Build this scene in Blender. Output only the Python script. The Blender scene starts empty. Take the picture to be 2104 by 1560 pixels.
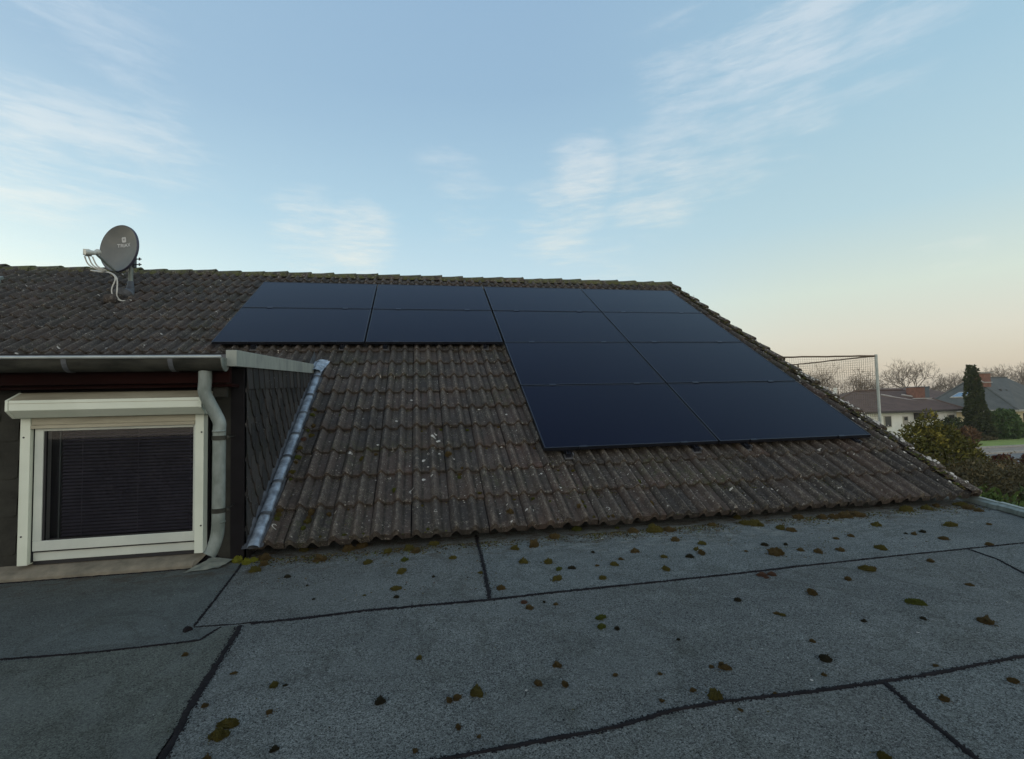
import bpy, math, random
from mathutils import Vector, Matrix, noise
random.seed(7)
S = bpy.context.scene
R_ = math.radians

# ------------------------------------------------------------ camera
cd = bpy.data.cameras.new("camera")
cd.sensor_fit = 'HORIZONTAL'; cd.sensor_width = 36.0
cd.lens = 36.0 * 996.27 / 2104.0
cd.clip_start = 0.05; cd.clip_end = 2000
cam = bpy.data.objects.new("camera", cd)
S.collection.objects.link(cam)
CAM = Vector((0, 0, 1.0058))
RX, RY, RZ = 0.0507, 0.0239, -0.1871
rot = Matrix.Rotation(RZ, 3, 'Z') @ Matrix.Rotation(RX, 3, 'X') @ Matrix.Rotation(RY, 3, 'Y')
rt, fw, up = rot.col[0].copy(), rot.col[1].copy(), rot.col[2].copy()
m3 = Matrix((rt, up, -fw)).transposed()
cam.matrix_world = Matrix.Translation(CAM) @ m3.to_4x4()
S.camera = cam

# ------------------------------------------------------------ node helpers
class NT:
    def __init__(s, tree): s.t = tree; s.n = tree.nodes; s.l = tree.links
    def new(s, typ, **kw):
        n = s.n.new(typ)
        for k, v in kw.items(): setattr(n, k, v)
        return n
    def setin(s, n, k, v):
        if v is None: return
        if isinstance(v, bpy.types.NodeSocket): s.l.new(v, n.inputs[k])
        else: n.inputs[k].default_value = v
    def math(s, op, a, b=None, c=None, clamp=False):
        n = s.new('ShaderNodeMath', operation=op, use_clamp=clamp)
        s.setin(n, 0, a); s.setin(n, 1, b); s.setin(n, 2, c); return n.outputs[0]
    def vmath(s, op, a, b=None):
        n = s.new('ShaderNodeVectorMath', operation=op)
        s.setin(n, 0, a); s.setin(n, 1, b)
        return n.outputs['Value'] if op in ('DOT_PRODUCT', 'LENGTH') else n.outputs[0]
    def noise(s, vec, scale, detail=4, rough=.55, dist=0, out='Fac'):
        n = s.new('ShaderNodeTexNoise'); s.setin(n, 'Vector', vec); s.setin(n, 'Scale', scale)
        s.setin(n, 'Detail', detail); s.setin(n, 'Roughness', rough); s.setin(n, 'Distortion', dist)
        return n.outputs[out]
    def vor(s, vec, scale, out='Distance', feature='F1', rnd=1.0):
        n = s.new('ShaderNodeTexVoronoi', feature=feature); s.setin(n, 'Vector', vec); s.setin(n, 'Scale', scale)
        s.setin(n, 'Randomness', rnd); return n.outputs[out]
    def mr(s, v, a, b, c=0., d=1., smooth=False):
        n = s.new('ShaderNodeMapRange'); n.clamp = True
        if smooth: n.interpolation_type = 'SMOOTHSTEP'
        s.setin(n, 0, v)
        for i, q in enumerate((a, b, c, d)): s.setin(n, i + 1, q)
        return n.outputs[0]
    def mix(s, f, a, b, blend='MIX'):
        n = s.new('ShaderNodeMix', data_type='RGBA', blend_type=blend)
        s.setin(n, 0, f)
        for k, q in ((6, a), (7, b)):
            if isinstance(q, (tuple, list)) and len(q) == 3: q = (*q, 1)
            s.setin(n, k, q)
        return n.outputs[2]
    def mapping(s, vec, scale=(1, 1, 1), rot=(0, 0, 0), loc=(0, 0, 0)):
        n = s.new('ShaderNodeMapping'); s.setin(n, 0, vec); s.setin(n, 'Scale', scale)
        s.setin(n, 'Rotation', rot); s.setin(n, 'Location', loc); return n.outputs[0]
    def ramp(s, f, stops):
        n = s.new('ShaderNodeValToRGB'); e = n.color_ramp.elements
        while len(e) < len(stops): e.new(.5)
        for el, (p, c) in zip(e, stops): el.position = p; el.color = (*c, 1)
        s.setin(n, 0, f); return n.outputs[0]

def srgb(r, g, b):
    return tuple(((c / 255) / 12.92 if c <= 10 else (((c / 255) + .055) / 1.055) ** 2.4) for c in (r, g, b))

# ------------------------------------------------------------ world
SUN_EL, SUN_AZ = R_(9), R_(-62)          # low sun, ahead to the left behind the ridge (azimuth from +Y towards +X)
W = bpy.data.worlds.new("World"); S.world = W; W.use_nodes = True
w = NT(W.node_tree); w.n.clear()
tc = w.new('ShaderNodeTexCoord').outputs['Generated']
sky = w.new('ShaderNodeTexSky', sky_type='NISHITA')
sky.sun_disc = False; sky.sun_elevation = SUN_EL; sky.sun_rotation = SUN_AZ
sky.air_density = 1.0; sky.dust_density = 1.2; sky.ozone_density = 1.5
sepv = w.new('ShaderNodeSeparateXYZ'); w.l.new(tc, sepv.inputs[0])
el = w.math('MAXIMUM', sepv.outputs[2], 0.0)
# thin high haze: paler towards the horizon, cream to the left, peach to the right
left = w.ramp(el, [(0.0, srgb(232, 232, 205)), (.17, srgb(226, 236, 220)), (.24, srgb(205, 226, 225)), (.34, srgb(176, 206, 219)), (.5, srgb(152, 183, 206)), (1.0, srgb(140, 170, 200))])
mid = w.ramp(el, [(0.0, srgb(222, 218, 196)), (.1, srgb(220, 229, 217)), (.22, srgb(196, 219, 227)), (.36, srgb(172, 204, 220)), (.55, srgb(149, 181, 206)), (1.0, srgb(136, 166, 200))])
right = w.ramp(el, [(0.0, srgb(194, 184, 170)), (.045, srgb(207, 194, 176)), (.1, srgb(214, 208, 192)), (.18, srgb(208, 218, 204)), (.3, srgb(180, 207, 214)), (.48, srgb(160, 194, 212)), (1.0, srgb(136, 166, 200))])
az = w.math('ARCTAN2', sepv.outputs[0], sepv.outputs[1])
g1 = w.mix(w.mr(az, R_(-35), R_(8), smooth=True), left, mid)
g2 = w.mix(w.mr(az, R_(12), R_(46), smooth=True), g1, right)
back = w.mr(w.math('ABSOLUTE', az), R_(75), R_(130), smooth=True)
grad = w.mix(back, g2, w.ramp(el, [(0, (1.7, 1.5, 1.25)), (.25, (1.4, 1.33, 1.2)), (.6, (.6, .66, .72)), (1, srgb(136, 166, 200))]))
# cirrus
cn = w.mapping(tc, scale=(1.5, 1.5, 10), rot=(0, R_(15), 0))
n1 = w.noise(cn, 2.2, 8, .66, .3)
cl = w.mapping(tc, scale=(1.6, 1.6, 9.0), rot=(0, R_(-18), 0))
n1l = w.noise(cl, 2.3, 8, .66, .3)
n2 = w.noise(w.mapping(tc, scale=(2.2, 2.2, 12), rot=(0, R_(18), 0)), 7, 6, .68, .35)
nn = w.mix(w.mr(sepv.outputs[0], -.25, .0), n1l, n1)
nn = w.math('ADD', w.math('MULTIPLY', nn, .66), w.math('MULTIPLY', n2, .34))
CL = [((-.40, .83, .40), .09, .7), ((-.36, .86, .37), .08, .5), ((-.489, .721, .491), .16, .5), ((-.535, .76, .369), .14, .75), ((-.451, .808, .38), .10, .75), ((-.425, .803, .418), .05, .5),
      ((-.193, .927, .322), .10, .8), ((-.11, .942, .322), .09, .95), ((.065, .876, .479), .08, .5), ((.094, .917, .388), .09, .55),
      ((.271, .893, .358), .11, .8), ((.308, .85, .427), .085, 1.0), ((.434, .809, .397), .12, .8), ((.528, .725, .442), .10, .65),
      ((.60, .66, .446), .07, .6), ((.47, .699, .539), .12, .7), ((.549, .628, .551), .14, .9), ((.638, .547, .542), .12, .7),
      ((.782, .581, .225), .05, .35), ((-.534, .815, .224), .16, .4), ((.35, .91, .30), .12, .5)]
tot = None
for c, r, a in CL:
    d = w.vmath('DOT_PRODUCT', tc, tuple(Vector(c).normalized()))
    k = w.mr(d, math.cos(r * 1.25), math.cos(r * .15), 0, a, smooth=True)
    tot = k if tot is None else w.math('MAXIMUM', tot, k)
thr = w.math('SUBTRACT', .56, w.math('MULTIPLY', tot, .22))
cm = w.mr(w.math('SUBTRACT', nn, thr), 0.0, .26, smooth=True)
cm = w.math('MULTIPLY', cm, w.math('ADD', w.math('MULTIPLY', tot, .85), .06))
ccol = w.mix(w.mr(el, .1, .5), srgb(243, 240, 218), srgb(204, 217, 226))
skyc = w.mix(cm, grad, ccol)
bg1 = w.new('ShaderNodeBackground'); w.l.new(sky.outputs[0], bg1.inputs[0]); bg1.inputs[1].default_value = .03
bg2 = w.new('ShaderNodeBackground'); w.l.new(skyc, bg2.inputs[0]); bg2.inputs[1].default_value = .925
mx = w.new('ShaderNodeAddShader'); w.l.new(bg1.outputs[0], mx.inputs[0]); w.l.new(bg2.outputs[0], mx.inputs[1])
ow = w.new('ShaderNodeOutputWorld'); w.l.new(mx.outputs[0], ow.inputs[0])

sl = bpy.data.lights.new("sun", 'SUN'); sl.energy = 0.25; sl.angle = R_(12); sl.color = (1, .86, .68)
so = bpy.data.objects.new("sun", sl); S.collection.objects.link(so)
sd = Vector((math.sin(SUN_AZ) * math.cos(SUN_EL), math.cos(SUN_AZ) * math.cos(SUN_EL), math.sin(SUN_EL)))
so.rotation_euler = sd.to_track_quat('Z', 'Y').to_euler()

S.view_settings.view_transform = 'Standard'; S.view_settings.look = 'None'
S.view_settings.exposure = 0.10; S.view_settings.gamma = 1.0
S.cycles.max_bounces = 6; S.cycles.diffuse_bounces = 3
S.cycles.use_denoising = True

# ------------------------------------------------------------ mesh helpers
class MB:
    def __init__(s): s.v = []; s.f = []; s.c = []; s.col = .5; s.m = []; s.mi = 0
    def face(s, *idx): s.f.append(tuple(idx)); s.c.append(s.col); s.m.append(s.mi)
    def add(s, vs, fs):
        o = len(s.v); s.v += [tuple(q) for q in vs]
        for f in fs: s.face(*[i + o for i in f])
    def poly(s, pts): s.add(pts, [tuple(range(len(pts)))])
    def box(s, a, b, fr=None):
        x0, y0, z0 = a; x1, y1, z1 = b
        vs = [(x0, y0, z0), (x1, y0, z0), (x1, y1, z0), (x0, y1, z0), (x0, y0, z1), (x1, y0, z1), (x1, y1, z1), (x0, y1, z1)]
        if fr: vs = [fr(q) for q in vs]
        s.add(vs, [(0, 3, 2, 1), (4, 5, 6, 7), (0, 1, 5, 4), (1, 2, 6, 5), (2, 3, 7, 6), (3, 0, 4, 7)])
    def tube(s, pts, r, n=10, caps=True, rs=None):
        pts = [Vector(p) for p in pts]; o = len(s.v); u = None
        for i, p in enumerate(pts):
            t = (pts[min(i + 1, len(pts) - 1)] - pts[max(i - 1, 0)]).normalized()
            if u is None:
                u = t.cross(Vector((0, 0, 1)) if abs(t.z) < .9 else Vector((1, 0, 0))).normalized()
            else:
                u = (u - t * u.dot(t)).normalized()
            w_ = t.cross(u); rr = rs[i] if rs else r
            for k in range(n):
                a = 2 * math.pi * k / n
                s.v.append(tuple(p + (u * math.cos(a) + w_ * math.sin(a)) * rr))
        for i in range(len(pts) - 1):
            for k in range(n):
                s.face(o + i * n + k, o + i * n + (k + 1) % n, o + (i + 1) * n + (k + 1) % n, o + (i + 1) * n + k)
        if caps:
            s.face(*[o + k for k in range(n)][::-1]); e = o + (len(pts) - 1) * n
            s.face(*[e + k for k in range(n)])
    def prism(s, prof, a, b, fr):      # prof: list of 2D points; fr(t, u, v) -> 3D
        n = len(prof); vs = [fr(a, *q) for q in prof] + [fr(b, *q) for q in prof]
        s.add(vs, [tuple(range(n))[::-1], tuple(range(n, 2 * n))] + [(k, (k + 1) % n, (k + 1) % n + n, k + n) for k in range(n)])

def rootloc(o):
    while o.parent: o = o.parent
    return o.location.copy()
def build(name, mb, mat, parent=None, smooth=False, label=None, cat=None, group=None, kind=None, loc=None, bevel=0):
    base = Vector(loc) if loc else (rootloc(parent) if parent else Vector((0, 0, 0)))
    me = bpy.data.meshes.new(name)
    me.from_pydata([tuple(Vector(q) - base) for q in mb.v], [], mb.f)
    mats = mat if isinstance(mat, (list, tuple)) else [mat]
    for q in mats: me.materials.append(q)
    if len(mats) > 1: me.polygons.foreach_set('material_index', mb.m)
    at = me.attributes.new("tint", 'FLOAT', 'FACE'); at.data.foreach_set('value', mb.c)
    if smooth: me.polygons.foreach_set('use_smooth', [True] * len(me.polygons))
    me.update()
    o = bpy.data.objects.new(name, me); S.collection.objects.link(o)
    if parent: o.parent = parent
    else: o.location = base
    if smooth == 'auto':
        me.set_sharp_from_angle(angle=R_(38))
    if bevel:
        b = o.modifiers.new('bevel', 'BEVEL'); b.width = bevel; b.segments = 2; b.limit_method = 'ANGLE'; b.angle_limit = R_(40)
    tag(o, label, cat, group, kind)
    return o
def tag(o, label=None, cat=None, group=None, kind=None):
    if label: o['label'] = label
    if cat: o['category'] = cat
    if group: o['group'] = group
    if kind: o['kind'] = kind
    return o
def empty(name, loc, label, cat, group=None):
    o = bpy.data.objects.new(name, None); o.location = loc; o.empty_display_size = .2
    S.collection.objects.link(o); return tag(o, label, cat, group)

# ------------------------------------------------------------ materials
def mat(name, fn, **pr):
    m = bpy.data.materials.new(name); m.use_nodes = True
    t = NT(m.node_tree); b = m.node_tree.nodes['Principled BSDF']
    for k, v in pr.items():
        k = {'rough': 'Roughness', 'metal': 'Metallic', 'ior': 'IOR', 'spec': 'Specular IOR Level', 'coat': 'Coat Weight'}[k]
        b.inputs[k].default_value = v
    co = t.new('ShaderNodeTexCoord').outputs['Object']
    fn(t, b, co)
    return m
def bump(t, b, h, dist, strength=1.0):
    n = t.new('ShaderNodeBump'); t.setin(n, 'Height', h); n.inputs['Distance'].default_value = dist
    n.inputs['Strength'].default_value = strength; t.l.new(n.outputs[0], b.inputs['Normal'])
def tint(t): return t.new('ShaderNodeAttribute', attribute_name='tint').outputs['Fac']
def base(t, b, c): t.setin(b, 'Base Color', c if isinstance(c, bpy.types.NodeSocket) else (*c, 1))

def f_tile(t, b, co):
    tn = tint(t)
    c = t.ramp(tn, [(0, (.040, .034, .029)), (.3, (.066, .052, .042)), (.55, (.082, .056, .042)), (.8, (.064, .054, .045)), (1, (.100, .064, .050))])
    n = t.noise(co, 5, 5, .6); n_ = t.noise(co, 45, 5, .65)
    c = t.mix(t.mr(n, .36, .60), t.mix(.65, c, (.034, .030, .026)), c)
    c = t.mix(t.mr(n_, .55, .68, 0, .75), c, (.20, .185, .15))       # grey lichen film
    g = t.noise(co, 1.6, 3, .5)
    c = t.mix(t.math('MULTIPLY', t.mr(g, .5, .64), t.mr(t.noise(co, 22, 4, .6), .47, .62, 0, .8)), c, (.062, .064, .030))  # algae
    sx = t.new('ShaderNodeSeparateXYZ'); t.l.new(co, sx.inputs[0])
    u = t.math('FRACT', t.math('MULTIPLY', t.math('ADD', sx.outputs[0], 8.6), 1 / .142))
    crest = t.mr(t.math('ABSOLUTE', t.math('SUBTRACT', u, .26)), .02, .20, 1, 0, smooth=True)
    cl_ = t.math('MULTIPLY', crest, t.mr(t.noise(co, 26, 6, .75, .5), .45, .64, 0, .8))
    cl_ = t.math('MULTIPLY', cl_, t.mr(t.noise(co, 2.2, 3, .6), .35, .6, .25, 1))
    c = t.mix(cl_, c, (.27, .235, .185))
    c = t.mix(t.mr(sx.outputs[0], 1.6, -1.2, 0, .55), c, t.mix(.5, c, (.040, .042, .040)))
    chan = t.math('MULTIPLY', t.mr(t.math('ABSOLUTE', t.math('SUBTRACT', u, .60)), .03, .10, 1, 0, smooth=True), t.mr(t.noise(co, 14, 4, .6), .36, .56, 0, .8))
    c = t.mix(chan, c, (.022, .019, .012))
    v = t.vor(co, 42); vc = t.vor(co, 42, 'Color')
    sp = t.new('ShaderNodeSeparateColor'); t.l.new(vc, sp.inputs[0])
    spot = t.math('MULTIPLY', t.math('LESS_THAN', v, .30), t.math('GREATER_THAN', sp.outputs[0], t.mr(t.noise(co, 1.7, 3, .5), .42, .60, .99, .80)))
    c = t.mix(t.math('MULTIPLY', spot, .65), c, (.34, .32, .27))
    v2 = t.vor(t.mapping(co, loc=(3, 1, 2)), 95)
    s2 = t.math('MULTIPLY', t.math('LESS_THAN', v2, .3), t.math('GREATER_THAN', t.noise(co, 7, 2), .56))
    c = t.mix(t.math('MULTIPLY', s2, .5), c, (.30, .27, .20))
    dk = t.mr(t.noise(co, 120, 3, .7), .35, .55)
    c = t.mix(dk, t.mix(.6, c, (.016, .014, .012)), c)
    base(t, b, c)
    bump(t, b, t.math('ADD', t.noise(co, 70, 5, .7), t.math('MULTIPLY', n_, .6)), .006, .9)
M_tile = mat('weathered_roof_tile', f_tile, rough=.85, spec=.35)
def f_ridge(t, b, co):
    f_tile(t, b, co)
    c = b.inputs['Base Color'].links[0].from_socket
    g = t.mr(t.noise(co, 9, 5, .65), .42, .58, 0, .85)
    c = t.mix(g, c, (.085, .092, .030)); c = t.mix(t.mr(t.noise(co, 30, 4), .58, .68, 0, .7), c, (.24, .23, .18))
    base(t, b, c)
M_ridge = mat('mossy_ridge_tile', f_ridge, rough=.9, spec=.3)
def f_verge(t, b, co):
    f_tile(t, b, co)
    c = b.inputs['Base Color'].links[0].from_socket
    c = t.mix(t.mr(t.noise(co, 11, 5, .65), .5, .62, 0, .6), c, (.070, .058, .030)); c = t.mix(t.mr(t.noise(co, 38, 5, .7), .55, .64, 0, .85), c, (.27, .24, .20))
    base(t, b, c)
M_verge = mat('lichened_verge_tile', f_verge, rough=.9, spec=.3)

def felt(name, c0, c1, seed, contrast=1.0, green=.0):
    def f(t, b, co):
        q = t.mapping(co, loc=(seed, seed * .7, 0))
        n = t.noise(q, 1.3, 5, .6); n2 = t.noise(q, 6, 5, .65)
        c = t.mix(t.mr(n, .35, .66), c0, c1)
        c = t.mix(t.mr(n2, .5, .7, 0, .35), c, tuple(x * 1.5 for x in c1))
        c = t.mix(t.mr(t.noise(q, 2.6, 4, .6, .4), .55, .72, 0, .55), c, (.045, .05, .042))
        gr = t.noise(q, 120, 4, .8, 1.6); vg = t.vor(q, 260, 'Color')
        sp = t.new('ShaderNodeSeparateColor'); t.l.new(vg, sp.inputs[0])
        k = t.math('ADD', t.mr(gr, .38, .60, -.8 * contrast, .8 * contrast), t.mr(sp.outputs[0], 0, 1, -.6 * contrast, .7 * contrast))
        sc = t.new('ShaderNodeVectorMath', operation='SCALE'); t.l.new(c, sc.inputs[0]); t.l.new(t.math('ADD', k, 1.0), sc.inputs['Scale'])
        c = sc.outputs[0]
        st = t.noise(t.mapping(q, loc=(5, 9, 0)), 1.9, 4, .5, .8)
        ring = t.mr(t.math('ABSOLUTE', t.math('SUBTRACT', st, .52)), 0, .02, .30, 0)
        c = t.mix(ring, c, (.045, .048, .035)); c = t.mix(t.mr(st, .54, .60, 0, .22), c, (.15, .165, .155))
        # pale chalky film near the eave
        sx = t.new('ShaderNodeSeparateXYZ'); t.l.new(co, sx.inputs[0])
        ch = t.math('MULTIPLY', t.mr(sx.outputs[1], 2.9, 3.35), t.mr(t.noise(t.mapping(q, scale=(1, 2.2, 1)), 7, 6, .7), .5, .66, 0, .55))
        ch = t.math('MULTIPLY', ch, t.mr(sx.outputs[0], .2, 1.4))
        c = t.mix(ch, c, (.30, .31, .27))
        br = t.math('MULTIPLY', t.mr(sx.outputs[1], 3.1, 3.5), t.mr(t.noise(t.mapping(q, scale=(1, 1.6, 1)), 9, 6, .7, .4), .50, .62, 0, .8))
        c = t.mix(br, c, (.060, .042, .022))
        wp = t.vor(q, 14); c = t.mix(t.math('MULTIPLY', t.math('LESS_THAN', wp, .035), .8), c, (.5, .5, .45))
        base(t, b, c)
        bump(t, b, t.math('ADD', gr, t.math('MULTIPLY', sp.outputs[0], .4)), .006, 1.0)
    return mat(name, f, rough=.9, spec=.3)
FELTS = [felt('felt_green_grey', (.068, .078, .073), (.098, .111, .104), 1.3, .6),
         felt('felt_olive_grey', (.066, .073, .062), (.092, .101, .086), 4.1, .75),
         felt('felt_blue_grey', (.088, .096, .091), (.120, .130, .122), 7.7, 1.0),
         felt('felt_slate_grey', (.086, .093, .087), (.114, .123, .115), 2.9, 1.0),
         felt('felt_dusk_grey', (.094, .105, .100), (.127, .141, .134), 9.2, 1.0)]
def simple(name, c, rough=.6, metal=0., var=.25, scale=8, c2=None, bmp=0, bs=60, spec=.5, streak=None):
    def f(t, b, co):
        q = t.mapping(co, scale=streak) if streak else co
        n = t.noise(q, scale, 5, .6)
        d = c2 if c2 else tuple(x * (1 - var) for x in c)
        base(t, b, t.mix(t.mr(n, .35, .65), d, c))
        if bmp: bump(t, b, t.noise(co, bs, 4, .65), bmp)
    return mat(name, f, rough=rough, metal=metal, spec=spec)
M_bead = simple('bitumen_bead', (.016, .014, .015), .9, spec=.12, c2=(.009, .008, .009), scale=16, bmp=.006, bs=45)
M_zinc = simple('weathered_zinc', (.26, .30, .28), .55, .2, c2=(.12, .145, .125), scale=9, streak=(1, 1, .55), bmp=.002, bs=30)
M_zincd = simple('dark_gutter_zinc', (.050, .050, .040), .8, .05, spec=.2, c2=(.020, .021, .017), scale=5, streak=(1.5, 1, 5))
M_zincb = simple('bright_zinc_roll', (.38, .46, .53), .45, .3, c2=(.15, .18, .21), scale=15, bmp=.004, bs=40)
M_zincl = simple('zinc_gutter_lip', (.50, .53, .50), .4, .4, c2=(.36, .39, .37), scale=9)
M_lead = simple('lead_flashing', (.11, .12, .13), .6, .2, c2=(.05, .055, .06), scale=11, bmp=.004, bs=25)
M_leadl = simple('pale_lead_sheet', (.24, .25, .20), .6, .1, c2=(.13, .15, .13), scale=16, bmp=.006, bs=20)
M_fascia = simple('fascia_board', (.34, .37, .32), .6, c2=(.22, .245, .22), scale=4, streak=(1, 3, 1))
M_slate = simple('slate_cladding', (.050, .049, .048), .55, c2=(.030, .031, .030), scale=5, bmp=.003, bs=50)
def f_slate(t, b, co):
    tn = tint(t); c = t.mix(tn, (.024, .024, .024), (.058, .054, .050))
    c = t.mix(t.mr(t.noise(co, 6, 4), .5, .7, 0, .5), c, (.036, .038, .028))
    w_ = t.vor(co, 40); c = t.mix(t.math('MULTIPLY', t.math('LESS_THAN', w_, .10), t.math('GREATER_THAN', t.noise(co, 4, 2), .54)), c, (.35, .35, .32))
    base(t, b, c); bump(t, b, t.noise(t.mapping(co, scale=(1, 1, 3)), 30, 5, .6), .003, .8)
M_slate = mat('slate_cladding', f_slate, rough=.7, spec=.25)
M_slatef = simple('front_slate_cladding', (.036, .036, .029), .8, spec=.2, c2=(.022, .022, .018), scale=6, bmp=.003)
M_slate_b = simple('slate_backing', (.012, .011, .012), .85, spec=.15)
M_wood = simple('dark_red_wood', (.016, .004, .003), .85, spec=.08, c2=(.008, .0025, .002), scale=3, streak=(.6, 1, 6))
M_cream = simple('cream_aluminium', (.66, .71, .60), .45, c2=(.58, .63, .52), scale=3)
M_creamd = simple('soiled_cream_aluminium', (.40, .38, .28), .5, c2=(.27, .25, .18), scale=6, streak=(.5, 1, 3))
M_pvc = simple('grey_window_plastic', (.55, .59, .52), .4, c2=(.46, .50, .45), scale=4)
M_sill = simple('sandy_sill', (.22, .195, .145), .85, c2=(.13, .12, .09), scale=10, bmp=.004, bs=40)
M_rubber = simple('black_gasket', (.01, .01, .012), .6)
M_blind = simple('dark_blind_slats', (.085, .082, .10), .5, c2=(.05, .048, .062), scale=5)
M_black = simple('black_anodised', (.022, .025, .034), .35, .5, c2=(.015, .017, .024))
M_rail = simple('bare_aluminium', (.35, .35, .35), .4, .8)
M_steel = simple('steel_hook', (.16, .16, .16), .5, .6)
def f_panel(t, b, co):
    n = t.noise(co, 1.5, 3, .5)
    base(t, b, t.mix(n, (.0022, .0028, .0110), (.0032, .0042, .0160)))
    r = t.mr(t.noise(co, .9, 5, .6), .3, .7, .07, .17); t.l.new(r, b.inputs['Roughness'])
    d = t.mr(t.noise(t.mapping(co, scale=(1, 3, 3)), 3, 6, .65), .5, .8, 0, .012)
    # faint cell lines of the black module
M_panel = mat('solar_glass', f_panel, ior=1.21); M_panel.node_tree.nodes['Principled BSDF'].inputs['Specular Tint'].default_value = (.78, .82, 1, 1)
def f_glass(t, b, co):
    t.n.remove(b)
    g = t.new('ShaderNodeBsdfGlossy'); g.inputs['Roughness'].default_value = .03
    tr = t.new('ShaderNodeBsdfTransparent'); tr.inputs[0].default_value = (.75, .75, .8, 1)
    fr = t.new('ShaderNodeFresnel'); fr.inputs[0].default_value = 1.35
    mx_ = t.new('ShaderNodeMixShader'); t.l.new(fr.outputs[0], mx_.inputs[0]); t.l.new(tr.outputs[0], mx_.inputs[1]); t.l.new(g.outputs[0], mx_.inputs[2])
    t.l.new(mx_.outputs[0], t.n['Material Output'].inputs[0])
M_glass = mat('window_glass', f_glass)
M_dish = simple('dish_grey', (.135, .14, .125), .45, .0, c2=(.095, .105, .10), scale=4)
M_dishr = simple('dark_dish_rim', (.05, .05, .075), .5)  # dark bluish rim, darker than the reflector face
M_white = simple('white_plastic', (.55, .58, .52), .5, c2=(.42, .44, .40))
M_logo = simple('pale_print', (.62, .63, .62), .6)
M_cable = simple('white_cable', (.62, .62, .56), .5)
def moss(name, a, b_, c_):
    def f(t, b, co):
        n = t.noise(co, 60, 4, .7)
        c = t.mix(t.mr(n, .35, .6), a, b_); c = t.mix(t.mr(t.noise(co, 110, 3, .7), .55, .68, 0, .9), c, c_)
        base(t, b, c); bump(t, b, t.noise(co, 160, 4, .75), .012, 1.0)
    return mat(name, f, rough=1.0, spec=.1)
M_moss = {'g': moss('moss_green', (0.026, 0.034, 0.008), (0.098, 0.114, 0.021), (0.208, 0.221, 0.058)),
          'o': moss('moss_olive', (0.030, 0.027, 0.008), (0.114, 0.099, 0.023), (0.247, 0.208, 0.072)),
          'b': moss('moss_brown', (0.032, 0.023, 0.010), (0.114, 0.081, 0.031), (0.247, 0.176, 0.085)),
          'r': moss('moss_reddish', (0.036, 0.019, 0.012), (0.124, 0.068, 0.044), (0.247, 0.143, 0.104)),
          'y': moss('moss_yellow', (0.091, 0.094, 0.013), (0.247, 0.254, 0.029), (0.416, 0.416, 0.078)),
          'd': moss('moss_dark', (0.013, 0.013, 0.009), (0.034, 0.031, 0.017), (0.117, 0.098, 0.058))}
M_lichen = simple('white_lichen', (.52, .50, .44), .95, c2=(.33, .31, .27), scale=60)

# ------------------------------------------------------------ ground and streets (setting)
GZ = -2.7
def sheet(name, pts, z, m, **k):
    mb = MB(); mb.poly([(x, y, z) for x, y in pts]); return build(name, mb, m, kind='structure', **k)
M_ground = simple('garden_ground', (.060, .075, .025), .95, c2=(.05, .040, .024), scale=.35, bmp=.03, bs=6)
M_lawn = simple('lawn_grass', (.26, .33, .07), .95, c2=(.19, .25, .055), scale=1.2, bmp=.03, bs=25)
M_road = simple('road_asphalt', (.17, .17, .16), .85, c2=(.12, .12, .115), scale=1.5)
M_pave = simple('pavement_slabs', (.30, .25, .19), .9, c2=(.20, .17, .135), scale=2.5)
M_kerb = simple('kerb_stone', (.36, .34, .30), .9, c2=(.26, .25, .22), scale=5)
M_soil = simple('bed_soil', (.045, .034, .024), .95, c2=(.03, .024, .016), scale=3, bmp=.03, bs=15)
sheet('ground', [(-150, -80), (330, -80), (330, 330), (-150, 330)], GZ, M_ground)
sheet('lawn', [(12, 26.6), (95, 25.4), (95, 33.6), (12, 33.4)], GZ + .03, M_lawn)
sheet('pavement', [(5, 24.2), (110, 22.6), (110, 25.1), (5, 26.4)], GZ + .02, M_pave)
sheet('road', [(5, 16.5), (110, 14.5), (110, 22.2), (5, 23.9)], GZ - .08 + .09, M_road)
mb = MB()
for (xa, ya, xb, yb) in ((5, 23.92, 110, 22.25), (5, 26.42, 110, 25.15)):
    mb.add([(xa, ya, GZ), (xb, yb, GZ), (xb, yb + .22, GZ), (xa, ya + .22, GZ), (xa, ya, GZ + .13), (xb, yb, GZ + .13), (xb, yb + .22, GZ + .13), (xa, ya + .22, GZ + .13)],
           [(4, 5, 6, 7), (0, 1, 5, 4), (1, 2, 6, 5), (2, 3, 7, 6), (3, 0, 4, 7)])
build('kerb', mb, M_kerb, kind='structure')

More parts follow.
